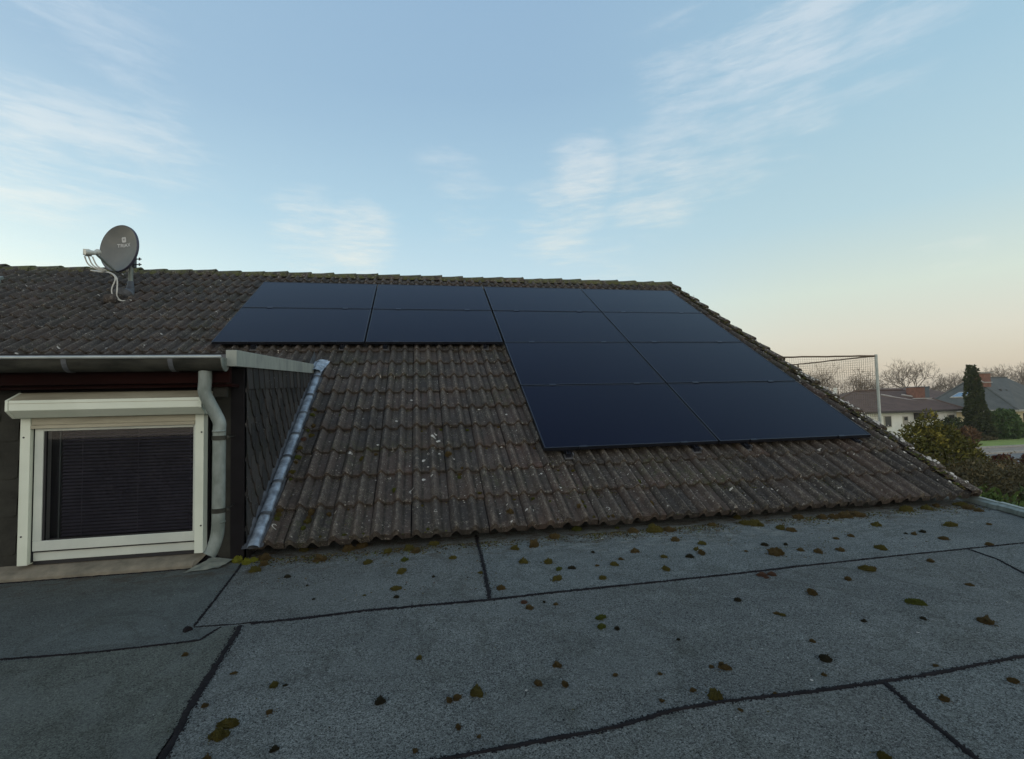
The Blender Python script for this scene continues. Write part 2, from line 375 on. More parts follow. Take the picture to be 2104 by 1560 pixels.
# ------------------------------------------------------------ the house under the tiled roof
TH = 0.5552; SN, CN = math.sin(TH), math.cos(TH)
YE, ZE = 3.6213, 0.0704
def RP(x, s, h=0.0):      # point on the roof plane: x along the eave, s up the slope, h off the plane
    return (x, YE + s * CN - h * SN, ZE + s * SN + h * CN)
XL, XR = -8.6, 4.90
SR = 6.12                  # slope length up to the ridge
house = empty('house', (0, YE, GZ), 'house with weathered brown tiled roof, slate dormer and black solar panels on the slope', 'house')
PIT, EXP = .142, .3402
TW = PIT * 2
def roll(u):               # height of the tile profile at u in rolls
    t = u - math.floor(u)
    if t < .52: return .042 * math.sin(math.pi * t / .52) ** 1.3
    return .004 * math.sin(math.pi * (t - .52) / .48) - .004
SD = 2.86                  # slope position where the low dormer roof meets the slope
XD = -1.16
def tile(mb, xa, sa, w_, cov, jit=1.0, lift=0.0):
    lip = .026 if sa > .05 else .050
    """one double-roll tile: xa left edge, sa lower edge"""
    rs = random.random
    n = max(8, int(round(w_ / PIT * 9)))
    dh = (rs() - .5) * .009 * jit + lift; tw = (rs() - .5) * .018 * jit; ds = (rs() - .5) * .014 * jit; jx = (rs() - .5) * .005
    mb.col = rs()
    sc = [0.0, .012, .5 * cov, cov + .035]
    hh = [.030, .036, .020, .002]
    o = len(mb.v); ph = rs() * 50
    for j, (q, hb) in enumerate(zip(sc, hh)):
        for i in range(n + 1):
            x = xa + .0025 + jx + (w_ - .005) * i / n
            e = noise.noise((x * 22, sa * 9, ph)) * .005 if j == 0 else 0
            mb.v.append(RP(x, sa + q + ds + e + tw * (i / n - .5), hb + dh + roll((x - XL) / PIT)))
    for j in range(3):
        for i in range(n):
            mb.face(o + j * (n + 1) + i, o + j * (n + 1) + i + 1, o + (j + 1) * (n + 1) + i + 1, o + (j + 1) * (n + 1) + i)
    # front lip and side faces
    p = len(mb.v)
    for i in range(n + 1):
        a = mb.v[o + i]; mb.v.append((a[0], a[1] + lip * SN, a[2] - lip * CN))
    for i in range(n): mb.face(p + i, p + i + 1, o + i + 1, o + i)
    for side in (0, n):
        q0 = len(mb.v); ring = [o + j * (n + 1) + side for j in range(4)]
        for k in ring:
            a = mb.v[k]; mb.v.append((a[0], a[1] + .018 * SN, a[2] - .018 * CN))
        for j in range(3): mb.face(ring[j], ring[j + 1], q0 + j + 1, q0 + j)
mb = MB()
NC = 18
ncol = int(math.ceil((XR - XL) / TW))
for r in range(NC):
    s0 = r * EXP
    for c in range(ncol):
        xa = XL + c * TW
        w_ = min(TW, XR - xa)
        if w_ < .05: continue
        if xa + TW < XD + .12 and s0 < SD - .2: continue
        if xa < -7.2 and s0 < SD: continue
        cov = EXP if s0 + EXP < SR else SR - s0
        if xa < XD < xa + TW - .03 and s0 < SD - .2:
            tile(mb, XD + .02, s0, xa + TW - XD - .02, cov)
            continue
        tile(mb, xa, s0, w_, cov)
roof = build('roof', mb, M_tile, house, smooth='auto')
# dark battens / sarking under the tiles, plus a dark strip as eave shade
mb = MB()
mb.poly([RP(XD, .06, -.012), RP(XR, .06, -.012), RP(XR, SR, -.012), RP(XD, SR, -.012)])
mb.poly([RP(XL, SD + .1, -.012), RP(XD, SD + .1, -.012), RP(XD, SR, -.012), RP(XL, SR, -.012)])
yr = YE + SR * CN; zr = ZE + SR * SN
mb.poly([(XL, yr, zr - .01), (XR, yr, zr - .01), (XR, yr + 5.2, zr - 3.2), (XL, yr + 5.2, zr - 3.2)])
mb.poly([(XD, YE + .30, 0.001), (XR, YE + .30, 0.001), (XR, YE + .30, .23), (XD, YE + .30, .23)])  # upright dark strip standing in for the shade of the gap below the eave
build('underlay_and_eave_shade', mb, M_slate_b, roof)
# rear slope, simple rolls
mb = MB(); n = int((XR - XL) / PIT * 4)
for k in range(n + 1):
    x = XL + (XR - XL) * k / n; h = roll((x - XL) / PIT) + .02
    mb.v.append((x, yr + .10, zr - .12 + h)); mb.v.append((x, yr + 5.2, zr - 3.2 + h))
for k in range(n): mb.face(2 * k, 2 * k + 2, 2 * k + 3, 2 * k + 1)
build('rear_slope', mb, M_tile, roof)
# ridge caps
mb = MB(); x = XL
while x < XR - .20:
    L = .375; mb.col = random.random()
    o = len(mb.v); jr = (random.random() - .5) * .012; jz = (random.random() - .5) * .014
    for (dx, rr) in ((-.03, .108), (.0, .104), (L * .5, .112), (L - .02, .124), (L + .015, .128)):
        for i in range(13):
            a = math.pi * (i / 12)
            wob = noise.noise((x * 3 + dx * 20, a * 3, 1.7)) * .008
            mb.v.append((x + dx, yr + .01 + jr - math.cos(a) * (rr + .03 + wob), zr - .045 + jz + math.sin(a) * (rr + wob)))
    for j in range(4):
        for i in range(12): mb.face(o + j * 13 + i, o + j * 13 + i + 1, o + (j + 1) * 13 + i + 1, o + (j + 1) * 13 + i)
    e = o + 4 * 13; q = len(mb.v)
    for i in range(13):
        v = mb.v[e + i]; mb.v.append((v[0], v[1] + (yr - v[1]) * .15, v[2] - .018))
    for i in range(12): mb.face(e + i, e + i + 1, q + i + 1, q + i)
    x += L
build('ridge_cap', mb, M_ridge, roof, smooth='auto')
# verge tiles down the right edge, stepped, with a side flap
mb = MB()
for r in range(NC):
    s0 = r * EXP - .015; cov = EXP + .03
    mb.col = random.random(); jx = (random.random() - .5) * .022; jh = (random.random() - .5) * .016
    n = 12; o = len(mb.v)
    prof = []
    for i in range(n + 1):
        u = i / n; x = XR - .03 + u * .115 + jx
        h = .030 + .020 * math.sin(math.pi * min(1, u * 1.2)) ** .8
        prof.append((x, h))
    prof += [(XR + .093 + jx, .02), (XR + .090 + jx, -.09)]
    rows = [(0, .030), (.014, .038), (.5 * cov, .018), (cov, -.002)]
    for q, hb in rows:
        for i, (x, h) in enumerate(prof):
            nn_ = noise.noise((x * 30, (s0 + q) * 25, 4.)) * .010
            mb.v.append(RP(x + nn_ * .4, s0 + q + (nn_ * .8 if q == 0 else 0), h + hb + jh + nn_ * .8))
    m_ = len(prof)
    for j in range(3):
        for i in range(m_ - 1): mb.face(o + j * m_ + i, o + j * m_ + i + 1, o + (j + 1) * m_ + i + 1, o + (j + 1) * m_ + i)
    q0 = len(mb.v)
    for i in range(m_):
        a = mb.v[o + i]; mb.v.append((a[0], a[1] + .034 * SN, a[2] - .034 * CN))
    for i in range(m_ - 1): mb.face(q0 + i, q0 + i + 1, o + i + 1, o + i)
build('verge_tile_row', mb, M_verge, roof, smooth='auto')
def surf(x, s):            # tile surface height at a point
    k = s / EXP; k -= math.floor(k)
    return .034 - .031 * k + roll((x - XL) / PIT)
# white lichen patches on the tiles
SP = [(0.11,1.151,0.0369),(0.135,1.228,0.0234),(0.153,1.11,0.0321),(0.069,0.947,0.0222),(0.159,0.941,0.0178),(0.021,0.847,0.0218),(0.095,0.931,0.0155),(0.014,0.602,0.027),(0.082,0.615,0.0187),(-0.072,0.444,0.0321),(-0.092,1.866,0.0261),(0.016,1.562,0.0298),(0.42,1.632,0.0201),(0.596,1.67,0.0202),(0.864,1.545,0.0198),(0.228,1.764,0.0206),(-0.607,0.96,0.0312),(-0.382,1.086,0.0182),(-0.26,1.02,0.018),(0.016,0.833,0.0174),(0.279,0.848,0.0174),(-1.016,0.136,0.0263),(1.02,0.599,0.0249),(1.131,0.39,0.0198),(0.841,0.16,0.0226),(0.79,0.138,0.0188),(1.743,0.208,0.0229),(1.456,0.121,0.0224),(0.914,1.253,0.0212),(0.653,0.014,0.0146),(0.099,0.181,0.0171),(0.056,0.744,0.0149),(0.732,1.012,0.018),(-0.497,1.943,0.0238),(-0.233,1.471,0.0245),(-0.632,0.258,0.0154),(-0.263,0.643,0.0167),(3.022,0.232,0.0173),(2.629,0.252,0.0193),(3.386,0.353,0.0177),(2.272,0.408,0.0199),(3.894,0.719,0.0255),(3.64,0.167,0.0189)]
mb = MB()
def patch(mb, x, s, r, ring=False):
    n = 11; o = len(mb.v); ph = random.random() * 30
    if ring:
        a0 = random.random() * 6; ar = 2.2 + random.random() * 3.6
        for i in range(n):
            a = a0 + ar * i / (n - 1)
            for q in (r, r * .72):
                qq = q * (1 + .18 * noise.noise((math.cos(a) * 2 + ph, math.sin(a) * 2, 0)))
                xx_, ss = x + math.cos(a) * qq, s + math.sin(a) * qq
                mb.v.append(RP(xx_, ss, surf(xx_, ss) + .0045))
        for i in range(n - 1): mb.face(o + 2 * i, o + 2 * i + 2, o + 2 * i + 3, o + 2 * i + 1)
        return
    mb.v.append(RP(x, s, surf(x, s) + .006))
    for i in range(n):
        a = 2 * math.pi * i / n; q = r * (.8 + .5 * noise.noise((math.cos(a) * 1.5 + ph, math.sin(a) * 1.5, 3)))
        xx_, ss = x + math.cos(a) * q, s + math.sin(a) * q * .9
        mb.v.append(RP(xx_, ss, surf(xx_, ss) + .0035))
    for i in range(n): mb.face(o, o + 1 + i, o + 1 + (i + 1) % n)
for i, (x, s, r) in enumerate(SP): patch(mb, x, s, r * .78, ring=(r < .024 and i % 3 == 0) or i in (9, 21))
for i in range(230):
    x = random.uniform(-1.0, 4.7); s = random.uniform(.05, 2.6)
    if x > .3 and s > .7: s *= .27
    patch(mb, x, s, random.uniform(.0025, .008), ring=random.random() < .12)
for i in range(150):
    x = random.uniform(-7, -1.6); s = random.uniform(2.9, 5.9)
    patch(mb, x, s, random.uniform(.006, .02))
for i in range(210):
    s = random.uniform(.05, 5.9) ** 1.0 if i < 110 else random.uniform(.1, 2.2)
    x = XR + .01 + random.gauss(0, .03) if i % 3 else XR - abs(random.gauss(0, .12)); k = s / EXP + .04; k -= math.floor(k)
    hh_ = (.091 - .036 * k) if x > XR - .025 else surf(x, s) + .006
    r_ = random.uniform(.004, .019)
    mb.poly([RP(x + math.cos(a) * r_ * random.uniform(.7, 1.2), s + math.sin(a) * r_ * random.uniform(.7, 1.2), hh_ + .003 * math.sin(a)) for a in (0, .9, 1.8, 2.7, 3.6, 4.5, 5.4)])
build('lichen', mb, M_lichen, roof)

# walls of the house below the roof
M_brick = simple('house_render', (.30, .28, .24), .9, c2=(.24, .22, .19), scale=2)
mb = MB()
mb.poly([(XL, YE + .34, GZ), (XR - .05, YE + .34, GZ), (XR - .05, YE + .34, -.01), (XL, YE + .34, -.01)])
mb.poly([(XR - .05, YE + .34, GZ), (XR - .05, YE + 10.2, GZ), (XR - .05, YE + 10.2, .1), (XR - .05, yr, zr - .05), (XR - .05, YE + .34, ZE + .15)])
mb.poly([(XL, YE + 10.2, GZ), (XR - .05, YE + 10.2, GZ), (XR - .05, YE + 10.2, .1), (XL, YE + 10.2, .1)])
mb.poly([(XL, YE + .12, GZ), (XL, YE + 10.2, GZ), (XL, YE + 10.2, .1), (XL, yr, zr - .05), (XL, YE + .12, ZE - .02)])
build('wall', mb, M_brick, house)

# ------------------------------------------------------------ slate dormer
WX0, WX1 = -2.452, -1.416      # window opening
WY = 3.62                       # dormer front wall
CX = -1.20                      # dormer cheek
mb = MB()
def wallbox(x0, x1, z0, z1): mb.box((x0, WY, z0), (x1, WY + .12, z1))
wallbox(-7.2, WX0 - .03, 0.0, 1.40); wallbox(WX1 + .03, CX, 0.0, 1.40); wallbox(WX0 - .03, WX1 + .03, 1.12, 1.40); wallbox(WX0 - .03, WX1 + .03, 0, .06)
# cheek: triangle above the roof slope
def zroof(y): return ZE + (y - YE) * SN / CN
mb.poly([(CX, WY, .0), (CX, 5.95, zroof(5.95)), (CX, 5.95, 1.47), (CX, WY, 1.37)])
dormer = build('dormer', mb, M_slate_b, house)
# slates of the front wall and the cheek: rounded shingles
def shingle(mb, fr, u, v, w_, h_, t=.006, rounded=True, skew=.0):
    mb.col = random.random()
    pts = [(0, h_), (0, 0)] if not rounded else [(0, h_), (0, h_ * .55)]
    if rounded:
        for k in range(1, 9):
            a = math.pi + math.pi / 2 * k / 8
            pts.append((w_ * .62 + math.cos(a) * w_ * .62, h_ * .55 + math.sin(a) * h_ * .55))
        pts += [(w_ * .9, 0), (w_, h_ * .06), (w_, h_)]
    else: pts += [(w_, 0), (w_, h_)]
    n = len(pts); o = len(mb.v)
    for (a, b_) in pts:
        mb.v.append(fr(u + a + skew * b_, v + b_, .003 + t * 1.6 * (1 - b_ / h_) + t * .2))
    for (a, b_) in pts: mb.v.append(fr(u + a + skew * b_, v + b_, .0))
    mb.face(*[o + i for i in range(n)])
    for i in range(n - 1): mb.face(o + i, o + i + 1, o + n + i + 1, o + n + i)
mb = MB()
fr = lambda u, v, d: (CX + d + .002, u, v)
# cheek slates: courses slightly rising to the back; curved lower edge towards the back
rowh, sw = .118, .20
for j in range(-4, 13):
    for i in range(-1, 19):
        u = WY + i * sw * .8 + (j % 2) * sw * .4 - .05; v = -.25 + j * rowh + (u - WY) * .10
        if v > 1.17: continue
        if v + rowh * 1.7 < zroof(u - .1) - .1: continue
        if u > 5.9 or v + .16 > 1.375 + (u - WY) * .045: continue
        # mirrored shingle so the rounded corner looks down and back
        mb.col = random.random()
        w_, h_ = sw * .95, rowh * 1.75
        pts = [(w_, h_), (0, h_), (0, h_ * .66)]
        for k in range(1, 9):
            a = math.pi + math.pi / 2 * k / 8
            pts.append((w_ * .60 + math.cos(a) * w_ * .60, h_ * .62 + math.sin(a) * h_ * .62))
        pts += [(w_, 0)]
        pts = [(max(WY + .003, u + a), v + b_ + (a * .1), .004 + .015 * (1 - a / w_) + .006 * (1 - b_ / h_)) for a, b_ in pts]
        n = len(pts); o = len(mb.v)
        for (a, b_, d) in pts: mb.v.append(fr(a, b_, d))
        for (a, b_, d) in pts: mb.v.append(fr(a, b_, .0))
        mb.face(*[o + q for q in range(n)])
        for q in range(n): mb.face(o + q, o + (q + 1) % n, o + n + (q + 1) % n, o + n + q)
# straight top row under the fascia
u = WY + .002
while u < 5.6:
    w_ = .125; v0 = 1.155 + (u - WY) * .045
    top = 1.372 + (u - WY) * .045
    mb.col = random.random()
    vs = [fr(u, top, .018), fr(u + .02, v0, .028), fr(u + w_ + .015, v0 + .004, .022), fr(u + w_ - .006, top, .014)]
    mb.add(vs + [fr(u, top, .0), fr(u + .02, v0, .0), fr(u + w_ + .015, v0 + .004, .0), fr(u + w_ - .006, top, .0)], [(0, 1, 2, 3), (1, 5, 6, 2), (0, 4, 5, 1), (2, 6, 7, 3)])
    u += w_
build('cheek_slates', mb, M_slate, dormer)
mb = MB()
frf = lambda u, v, d: (min(u, WX0 - .045) if u < -2 else min(u, CX - .071), WY - d - .001, v)
for j in range(0, 11):
    for i in range(0, 25):
        u = -7.1 + i * .195 + (j % 2) * .1; v = .02 + j * rowh
        for (a, b_) in ((u, v),):
            if a < WX0 - .07: shingle(mb, frf, a, b_, .205, rowh * 1.6, t=.005)
for j in range(11):
    shingle(mb, frf, WX1 + .045 + (j % 2) * .03, .02 + j * rowh, .11, rowh * 1.5, t=.004)
build('front_slates', mb, M_slatef, dormer)
# corner board
mb = MB(); mb.box((CX - .07, WY - .014, 0.0), (CX + .012, WY + .004, 1.37)); mb.box((CX - .004, WY - .013, 0.0), (CX + .013, WY + .05, 1.37))
build('corner_strip', mb, M_slate_b, dormer)
# low dormer roof, boards, fascia
mb = MB()
mb.add([(-7.2, 3.41, 1.372), (CX - .032, 3.41, 1.372), (CX - .032, 6.12, 1.535), (-7.2, 6.12, 1.535), (-7.2, 3.41, 1.345), (CX - .032, 3.41, 1.345), (CX - .032, 6.12, 1.45), (-7.2, 6.12, 1.45)],
       [(0, 1, 2, 3), (7, 6, 5, 4), (0, 4, 5, 1)])
build('dormer_roof', mb, M_lead, dormer)
mb = MB(); mb.box((-7.2, 3.44, 1.19), (CX - .02, 3.475, 1.345)); mb.box((-7.2, 3.475, 1.165), (CX - .02, WY - .012, 1.185))
build('eaves_board', mb, M_wood, dormer)
mb = MB(); mb.box((CX - .14, 3.50, 1.10), (CX - .06, 3.53, 1.24)); build('loose_slate', mb, M_slatef, dormer)
mb = MB()
def fas(y, z0, z1): return [(CX + .035, y, z0), (CX + .035, y, z1), (CX - .03, y, z1), (CX - .03, y, z0)]
a = fas(3.40, 1.293, 1.398); b_ = fas(5.72, 1.402, 1.505)
mb.add(a + b_, [(0, 1, 2, 3), (7, 6, 5, 4), (0, 4, 5, 1), (1, 5, 6, 2), (0, 3, 7, 4), (2, 6, 7, 3)])
build('fascia', mb, M_fascia, dormer, bevel=.002)

# ------------------------------------------------------------ window
window = build('window', (lambda m_: (m_.box((WX0 + .055, WY - .030, .095), (WX1 - .055, WY + .03, .150)),
    m_.box((WX0 + .055, WY - .030, .150), (WX0 + .105, WY + .03, .935)),
    m_.box((WX1 - .075, WY - .030, .150), (WX1 - .052, WY + .03, .935)),
    m_.box((WX0 + .055, WY - .030, .915), (WX1 - .052, WY + .03, .985)), m_)[-1])(MB()), M_pvc, house, bevel=.003)
mb = MB()   # tilting sash
mb.box((WX0 + .062, WY - .050, .160), (WX1 - .056, WY - .031, .222)); mb.box((WX0 + .062, WY - .050, .222), (WX0 + .110, WY - .031, .932))
mb.box((WX1 - .070, WY - .050, .222), (WX1 - .056, WY - .031, .932)); mb.box((WX0 + .110, WY - .050, .905), (WX1 - .070, WY - .031, .932))
build('sash', mb, M_pvc, window, bevel=.003)
mb = MB()
mb.box((WX0 + .110, WY - .044, .222), (WX0 + .122, WY - .030, .905)); mb.box((WX0 + .138, WY - .044, .222), (WX1 - .080, WY - .030, .230))
mb.box((WX0 + .058, WY - .040, .151), (WX1 - .056, WY - .0305, .159)); mb.box((WX0 + .045, WY - .047, .09), (WX0 + .0545, WY + .03, .985))
mb.box((WX0 + .056, WY - .028, .072), (WX1 - .056, WY + .02, .094))
build('gasket', mb, M_rubber, window)
mb = MB(); mb.poly([(WX0 + .11, WY - .036, .22), (WX1 - .075, WY - .036, .22), (WX1 - .075, WY - .036, .91), (WX0 + .11, WY - .036, .91)])
build('pane', mb, M_glass, window)
mb = MB(); z = .232
while z < .91:
    yj = random.uniform(-.001, .001)
    mb.add([(WX0 + .185, WY + .000 + yj, z), (WX1 - .08, WY + .000 + yj, z), (WX1 - .08, WY + .0145, z + .011), (WX0 + .185, WY + .0145, z + .011)], [(0, 1, 2, 3)])
    z += .0215
for x in (WX0 + .30, WX0 + .62, WX0 + .93): mb.box((x, WY - .006, .23), (x + .002, WY - .004, .91))
build('blind', mb, M_blind, window)
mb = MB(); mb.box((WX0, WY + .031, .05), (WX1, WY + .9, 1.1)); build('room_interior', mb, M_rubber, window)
mb = MB(); mb.box((WX0 + .17, WY - .004, .225), (WX0 + .178, WY + .006, .905)); build('blind_guide', mb, simple('dim_green_grey', (.06, .08, .07)), window)
for x0, x1 in ((WX0 + .0, WX0 + .054), (WX1 - .049, WX1 + .003)):
    mb = MB(); mb.box((x0, WY - .075, .083), (x1, WY - .010, .995))
    g = build('guide_rail', mb, M_cream, window, bevel=.002)
for x in (WX0 + .020, WX1 - .010):
    for z in (.26, .87):
        mb = MB(); mb.tube([(x, WY - .0775, z), (x, WY - .074, z)], .0055, 8); build('screw', mb, M_rubber, window)
mb = MB()
mb.box((WX0 + .054, WY - .068, .945), (WX1 - .049, WY - .048, .990)); mb.box((WX0 + .054, WY - .076, .922), (WX1 - .052, WY - .052, .944))
build('shutter_end_slat', mb, M_creamd, window, bevel=.002)
# shutter box: extruded pentagon, with end caps
mb = MB(); YB = WY - .012
prof = [(YB, 1.140), (YB - .075, 1.145), (YB - .175, 1.098), (YB - .175, 1.037), (YB - .120, .992), (YB, .988)]
mb.prism(prof, WX0 + .012, WX1 + .02, lambda t, u, v: (t, u, v))
sb = build('shutter_box', mb, M_cream, window, bevel=.003)
cyl = [(YB, 1.142), (YB - .078, 1.148), (YB - .179, 1.100), (YB - .179, 1.034), (YB - .122, .989), (YB, .985)]
for t0, t1 in ((WX0 - .004, WX0 + .0115), (WX1 + .0202, WX1 + .034)):
    mb = MB(); mb.prism(cyl, t0, t1, lambda t, u, v: (t, u, v)); build('end_cap', mb, M_cream, sb, bevel=.003)
mb = MB(); mb.add([(WX0 + .013, YB - .0745, 1.1465), (WX1 + .019, YB - .0745, 1.1465), (WX1 + .019, YB - .1745, 1.0995), (WX0 + .013, YB - .1745, 1.0995)], [(0, 3, 2, 1)]); build('soiled_cover_top', mb, M_creamd, sb)
mb = MB(); mb.box((WX0 + .01, YB - .1765, 1.078), (WX1 + .015, YB - .1745, 1.0805)); build('cover_joint', mb, M_creamd, sb)
mb = MB()   # sill
mb.add([(-2.64, 3.50, .0), (-1.455, 3.50, .0), (-1.455, 3.50, .022), (-2.64, 3.50, .022), (-2.64, WY, .075), (-1.40, WY, .075), (-1.455, 3.525, .040), (-2.64, 3.525, .040)],
       [(0, 1, 2, 3), (3, 2, 6, 7), (7, 6, 5, 4), (1, 5, 6, 2)])
build('window_sill', mb, M_sill, window, bevel=.003)

# ------------------------------------------------------------ gutter and downpipe
GY, GZT, GR = 3.385, 1.345, .066
gutter = None
mb = MB(); n = 14; xs = [-7.3 + k * .25 for k in range(25)] + [CX - .03]
for x in xs:
    for i in range(n + 1):
        a = math.pi * i / n
        mb.v.append((x, GY - math.cos(a) * GR, GZT - math.sin(a) * GR * 1.25))
for j in range(len(xs) - 1):
    for i in range(n): mb.face(j * (n + 1) + i, j * (n + 1) + i + 1, (j + 1) * (n + 1) + i + 1, (j + 1) * (n + 1) + i)
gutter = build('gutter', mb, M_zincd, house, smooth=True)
mb = MB(); mb.tube([(-7.3, GY - GR - .004, GZT + .002), (CX - .028, GY - GR - .004, GZT + .002)], .0095, 8); build('front_bead', mb, M_zincl, gutter, smooth=True)
mb = MB(); o = 0
for x in (CX - .030, CX - .024):
    for i in range(n + 1):
        a = math.pi * i / n; mb.v.append((x, GY - math.cos(a) * (GR + .003), GZT - math.sin(a) * (GR + .003) * 1.25))
mb.face(*range(n + 1)); mb.face(*[n + 1 + i for i in range(n + 1)][::-1])
for i in range(n): mb.face(i, i + 1, n + 2 + i, n + 1 + i)
build('end_stop', mb, M_zinc, gutter)
for x in (-2.10, -1.53):
    mb = MB()
    for dx in (0, .028):
        for i in range(n + 1):
            a = math.pi * i / n; mb.v.append((x + dx, GY - math.cos(a) * (GR + .003), GZT - math.sin(a) * (GR + .003) * 1.25))
    for i in range(n): mb.face(i, i + 1, n + 2 + i, n + 1 + i)
    build('gutter_joint', mb, M_lead, gutter)
PX = -1.352; PXB = -1.276; PY = 3.405
pts = []
ctrl = [Vector((PX, PY, 1.295)), Vector((PX, PY, 1.20)), Vector((PX - .002, PY, 1.13)), Vector((PX + .022, PY + .006, 1.065)), Vector((PXB - .022, PY + .02, .99)), Vector((PXB, PY + .025, .93)), Vector((PXB, PY + .025, .85)), Vector((PXB, PY + .02, .40)), Vector((PXB - .001, PY + .018, .27)),
        Vector((PXB - .008, PY + .010, .20)), Vector((PXB - .026, PY - .004, .135)), Vector((PXB - .040, PY - .016, .105))]
def catmull(c, k=6):
    out = []
    for i in range(len(c) - 1):
        p0, p1, p2, p3 = c[max(i - 1, 0)], c[i], c[i + 1], c[min(i + 2, len(c) - 1)]
        for j in range(k):
            t = j / k
            out.append(.5 * ((2 * p1) + (-p0 + p2) * t + (2 * p0 - 5 * p1 + 4 * p2 - p3) * t * t + (-p0 + 3 * p1 - 3 * p2 + p3) * t ** 3))
    out.append(c[-1]); return out
mb = MB(); mb.tube(catmull(ctrl), .0375, 20, caps=False)
dp = build('downpipe', mb, M_zinc, house, smooth=True)
mb = MB(); mb.tube([Vector((PXB - .035, PY - .010, .115)), Vector((PXB - .039, PY - .015, .106))], .034, 16); build('pipe_mouth', mb, M_rubber, dp)
for z, rr, h in ((.835, .0410, .028), (.375, .0410, .030)):
    mb = MB(); mb.tube([(PXB, PY + .0225, z - h / 2), (PXB, PY + .0225, z + h / 2)], rr, 20, caps=False)
    mb.tube([(PXB + .042, PY + .022, z), (PXB + .062, PY + .022, z)], .006, 8); mb.tube([(PXB + .050, PY + .022, z - .012), (PXB + .050, PY + .022, z + .012)], .007, 8)
    mb.tube([(PXB + .03, PY + .04, z), (PXB + .03, WY, z)], .004, 6)
    build('pipe_clamp', mb, M_zincd, dp, smooth=True)
for z, rr in ((.872, .0392), (.295, .0390)):
    mb = MB(); mb.tube([(PXB, PY + .021, z), (PXB, PY + .021, z + .012)], rr, 20); build('pipe_collar', mb, M_zinc, dp, smooth=True)
# lead splash sheet under the pipe mouth
mb = MB(); o = 0; nx, ny = 9, 9
P00, P10, P11, P01 = Vector((-1.475, 3.41, .006)), Vector((-1.285, 3.45, .008)), Vector((-1.245, 3.60, .014)), Vector((-1.37, 3.585, .04))
for j in range(ny + 1):
    for i in range(nx + 1):
        u, v = i / nx, j / ny
        p_ = (P00 * (1 - u) + P10 * u) * (1 - v) + (P01 * (1 - u) + P11 * u) * v
        mb.v.append((p_.x + noise.noise((u * 5, v * 5, 0)) * .012, p_.y + noise.noise((u * 5, v * 5, 9)) * .010, p_.z + .008 * noise.noise((u * 4, v * 4, 2)) + .014 * math.exp(-((u - .5) ** 2 + (v - .45) ** 2) * 18)))
for j in range(ny):
    for i in range(nx): mb.face(j * (nx + 1) + i, j * (nx + 1) + i + 1, (j + 1) * (nx + 1) + i + 1, (j + 1) * (nx + 1) + i)
build('splash_sheet', mb, M_leadl, dp, smooth=True)

# ------------------------------------------------------------ zinc roll along the cheek
mb = MB()
fx = -1.118
path = [RP(fx, s, .052 + .006 * math.sin(s * 9)) for s in [-.035 + .05 * k for k in range(57)]]
nq = 12
for j, s in enumerate([-.035 + .03 * k for k in range(94)]):
    cr = .004 * noise.noise((s * 14, 2, 0))
    for i in range(nq + 1):
        a = math.pi * i / nq; dn = .003 * noise.noise((s * 22, a * 2, 4))
        mb.v.append(RP(fx - math.cos(a) * (.037 + cr), s, .036 + math.sin(a) ** .75 * (.026 + dn + cr * .5)))
for j in range(93):
    for i in range(nq): mb.face(j * (nq + 1) + i, j * (nq + 1) + i + 1, (j + 1) * (nq + 1) + i + 1, (j + 1) * (nq + 1) + i)
flash = build('cheek_flashing', mb, M_zincb, dormer, smooth=True)
mb = MB()
ss = [-.03 + .08 * k for k in range(36)]
for s in ss:
    wv = .006 * noise.noise((s * 6, 1, 0))
    for x, h in ((CX + .006, (.165 + wv) if s > .06 else .03), (CX + .012, .05 if s > .06 else .028), (fx - .045, .030), (fx - .02, .024), (fx + .045, .034 + wv), (fx + .062, .040 + wv * 2)):
        mb.v.append(RP(x, s, h))
for j in range(len(ss) - 1):
    for i in range(5): mb.face(j * 6 + i, j * 6 + i + 1, (j + 1) * 6 + i + 1, (j + 1) * 6 + i)
build('flashing_apron', mb, M_lead, dormer)
for k, s in enumerate((.27, .62, .94, 1.27, 1.62, 1.96, 2.36)):
    mb = MB(); pts = []
    for i in range(13):
        a = math.pi * (-.12 + 1.24 * i / 12)
        pts.append((math.cos(a) * .042, .038 + math.sin(a) * .030))
    pts = [(.062, .045)] + pts + [(-.080, .046), (-.082, .085)]
    for ds in (-.014, .014):
        for (dx, h) in pts: mb.v.append(RP(fx + dx, s + ds + dx * .15, h + (.003 if ds < 0 else 0)))
    m_ = len(pts)
    for i in range(m_ - 1): mb.face(i, i + 1, m_ + i + 1, m_ + i)
    build('flashing_clip', mb, M_lead, dormer, smooth=True)
mb = MB()      # crumpled zinc corner at the top of the flashing
nx = 10
for j in range(nx + 1):
    for i in range(nx + 1):
        u, v = i / nx, j / nx
        x = CX - .01 + u * (.19 - .05 * (1 - v)); s = 2.44 + v * .30
        h = .05 + .055 * (1 - abs(u - .5) * 1.3) * (1 - v * .6) + .018 * noise.noise((u * 6, v * 6, 5)) + .012 * noise.noise((u * 14, v * 14, 1))
        mb.v.append(RP(x, s, h))
for j in range(nx):
    for i in range(nx): mb.face(j * (nx + 1) + i, j * (nx + 1) + i + 1, (j + 1) * (nx + 1) + i + 1, (j + 1) * (nx + 1) + i)
build('crumpled_flashing', mb, M_zincb, dormer)

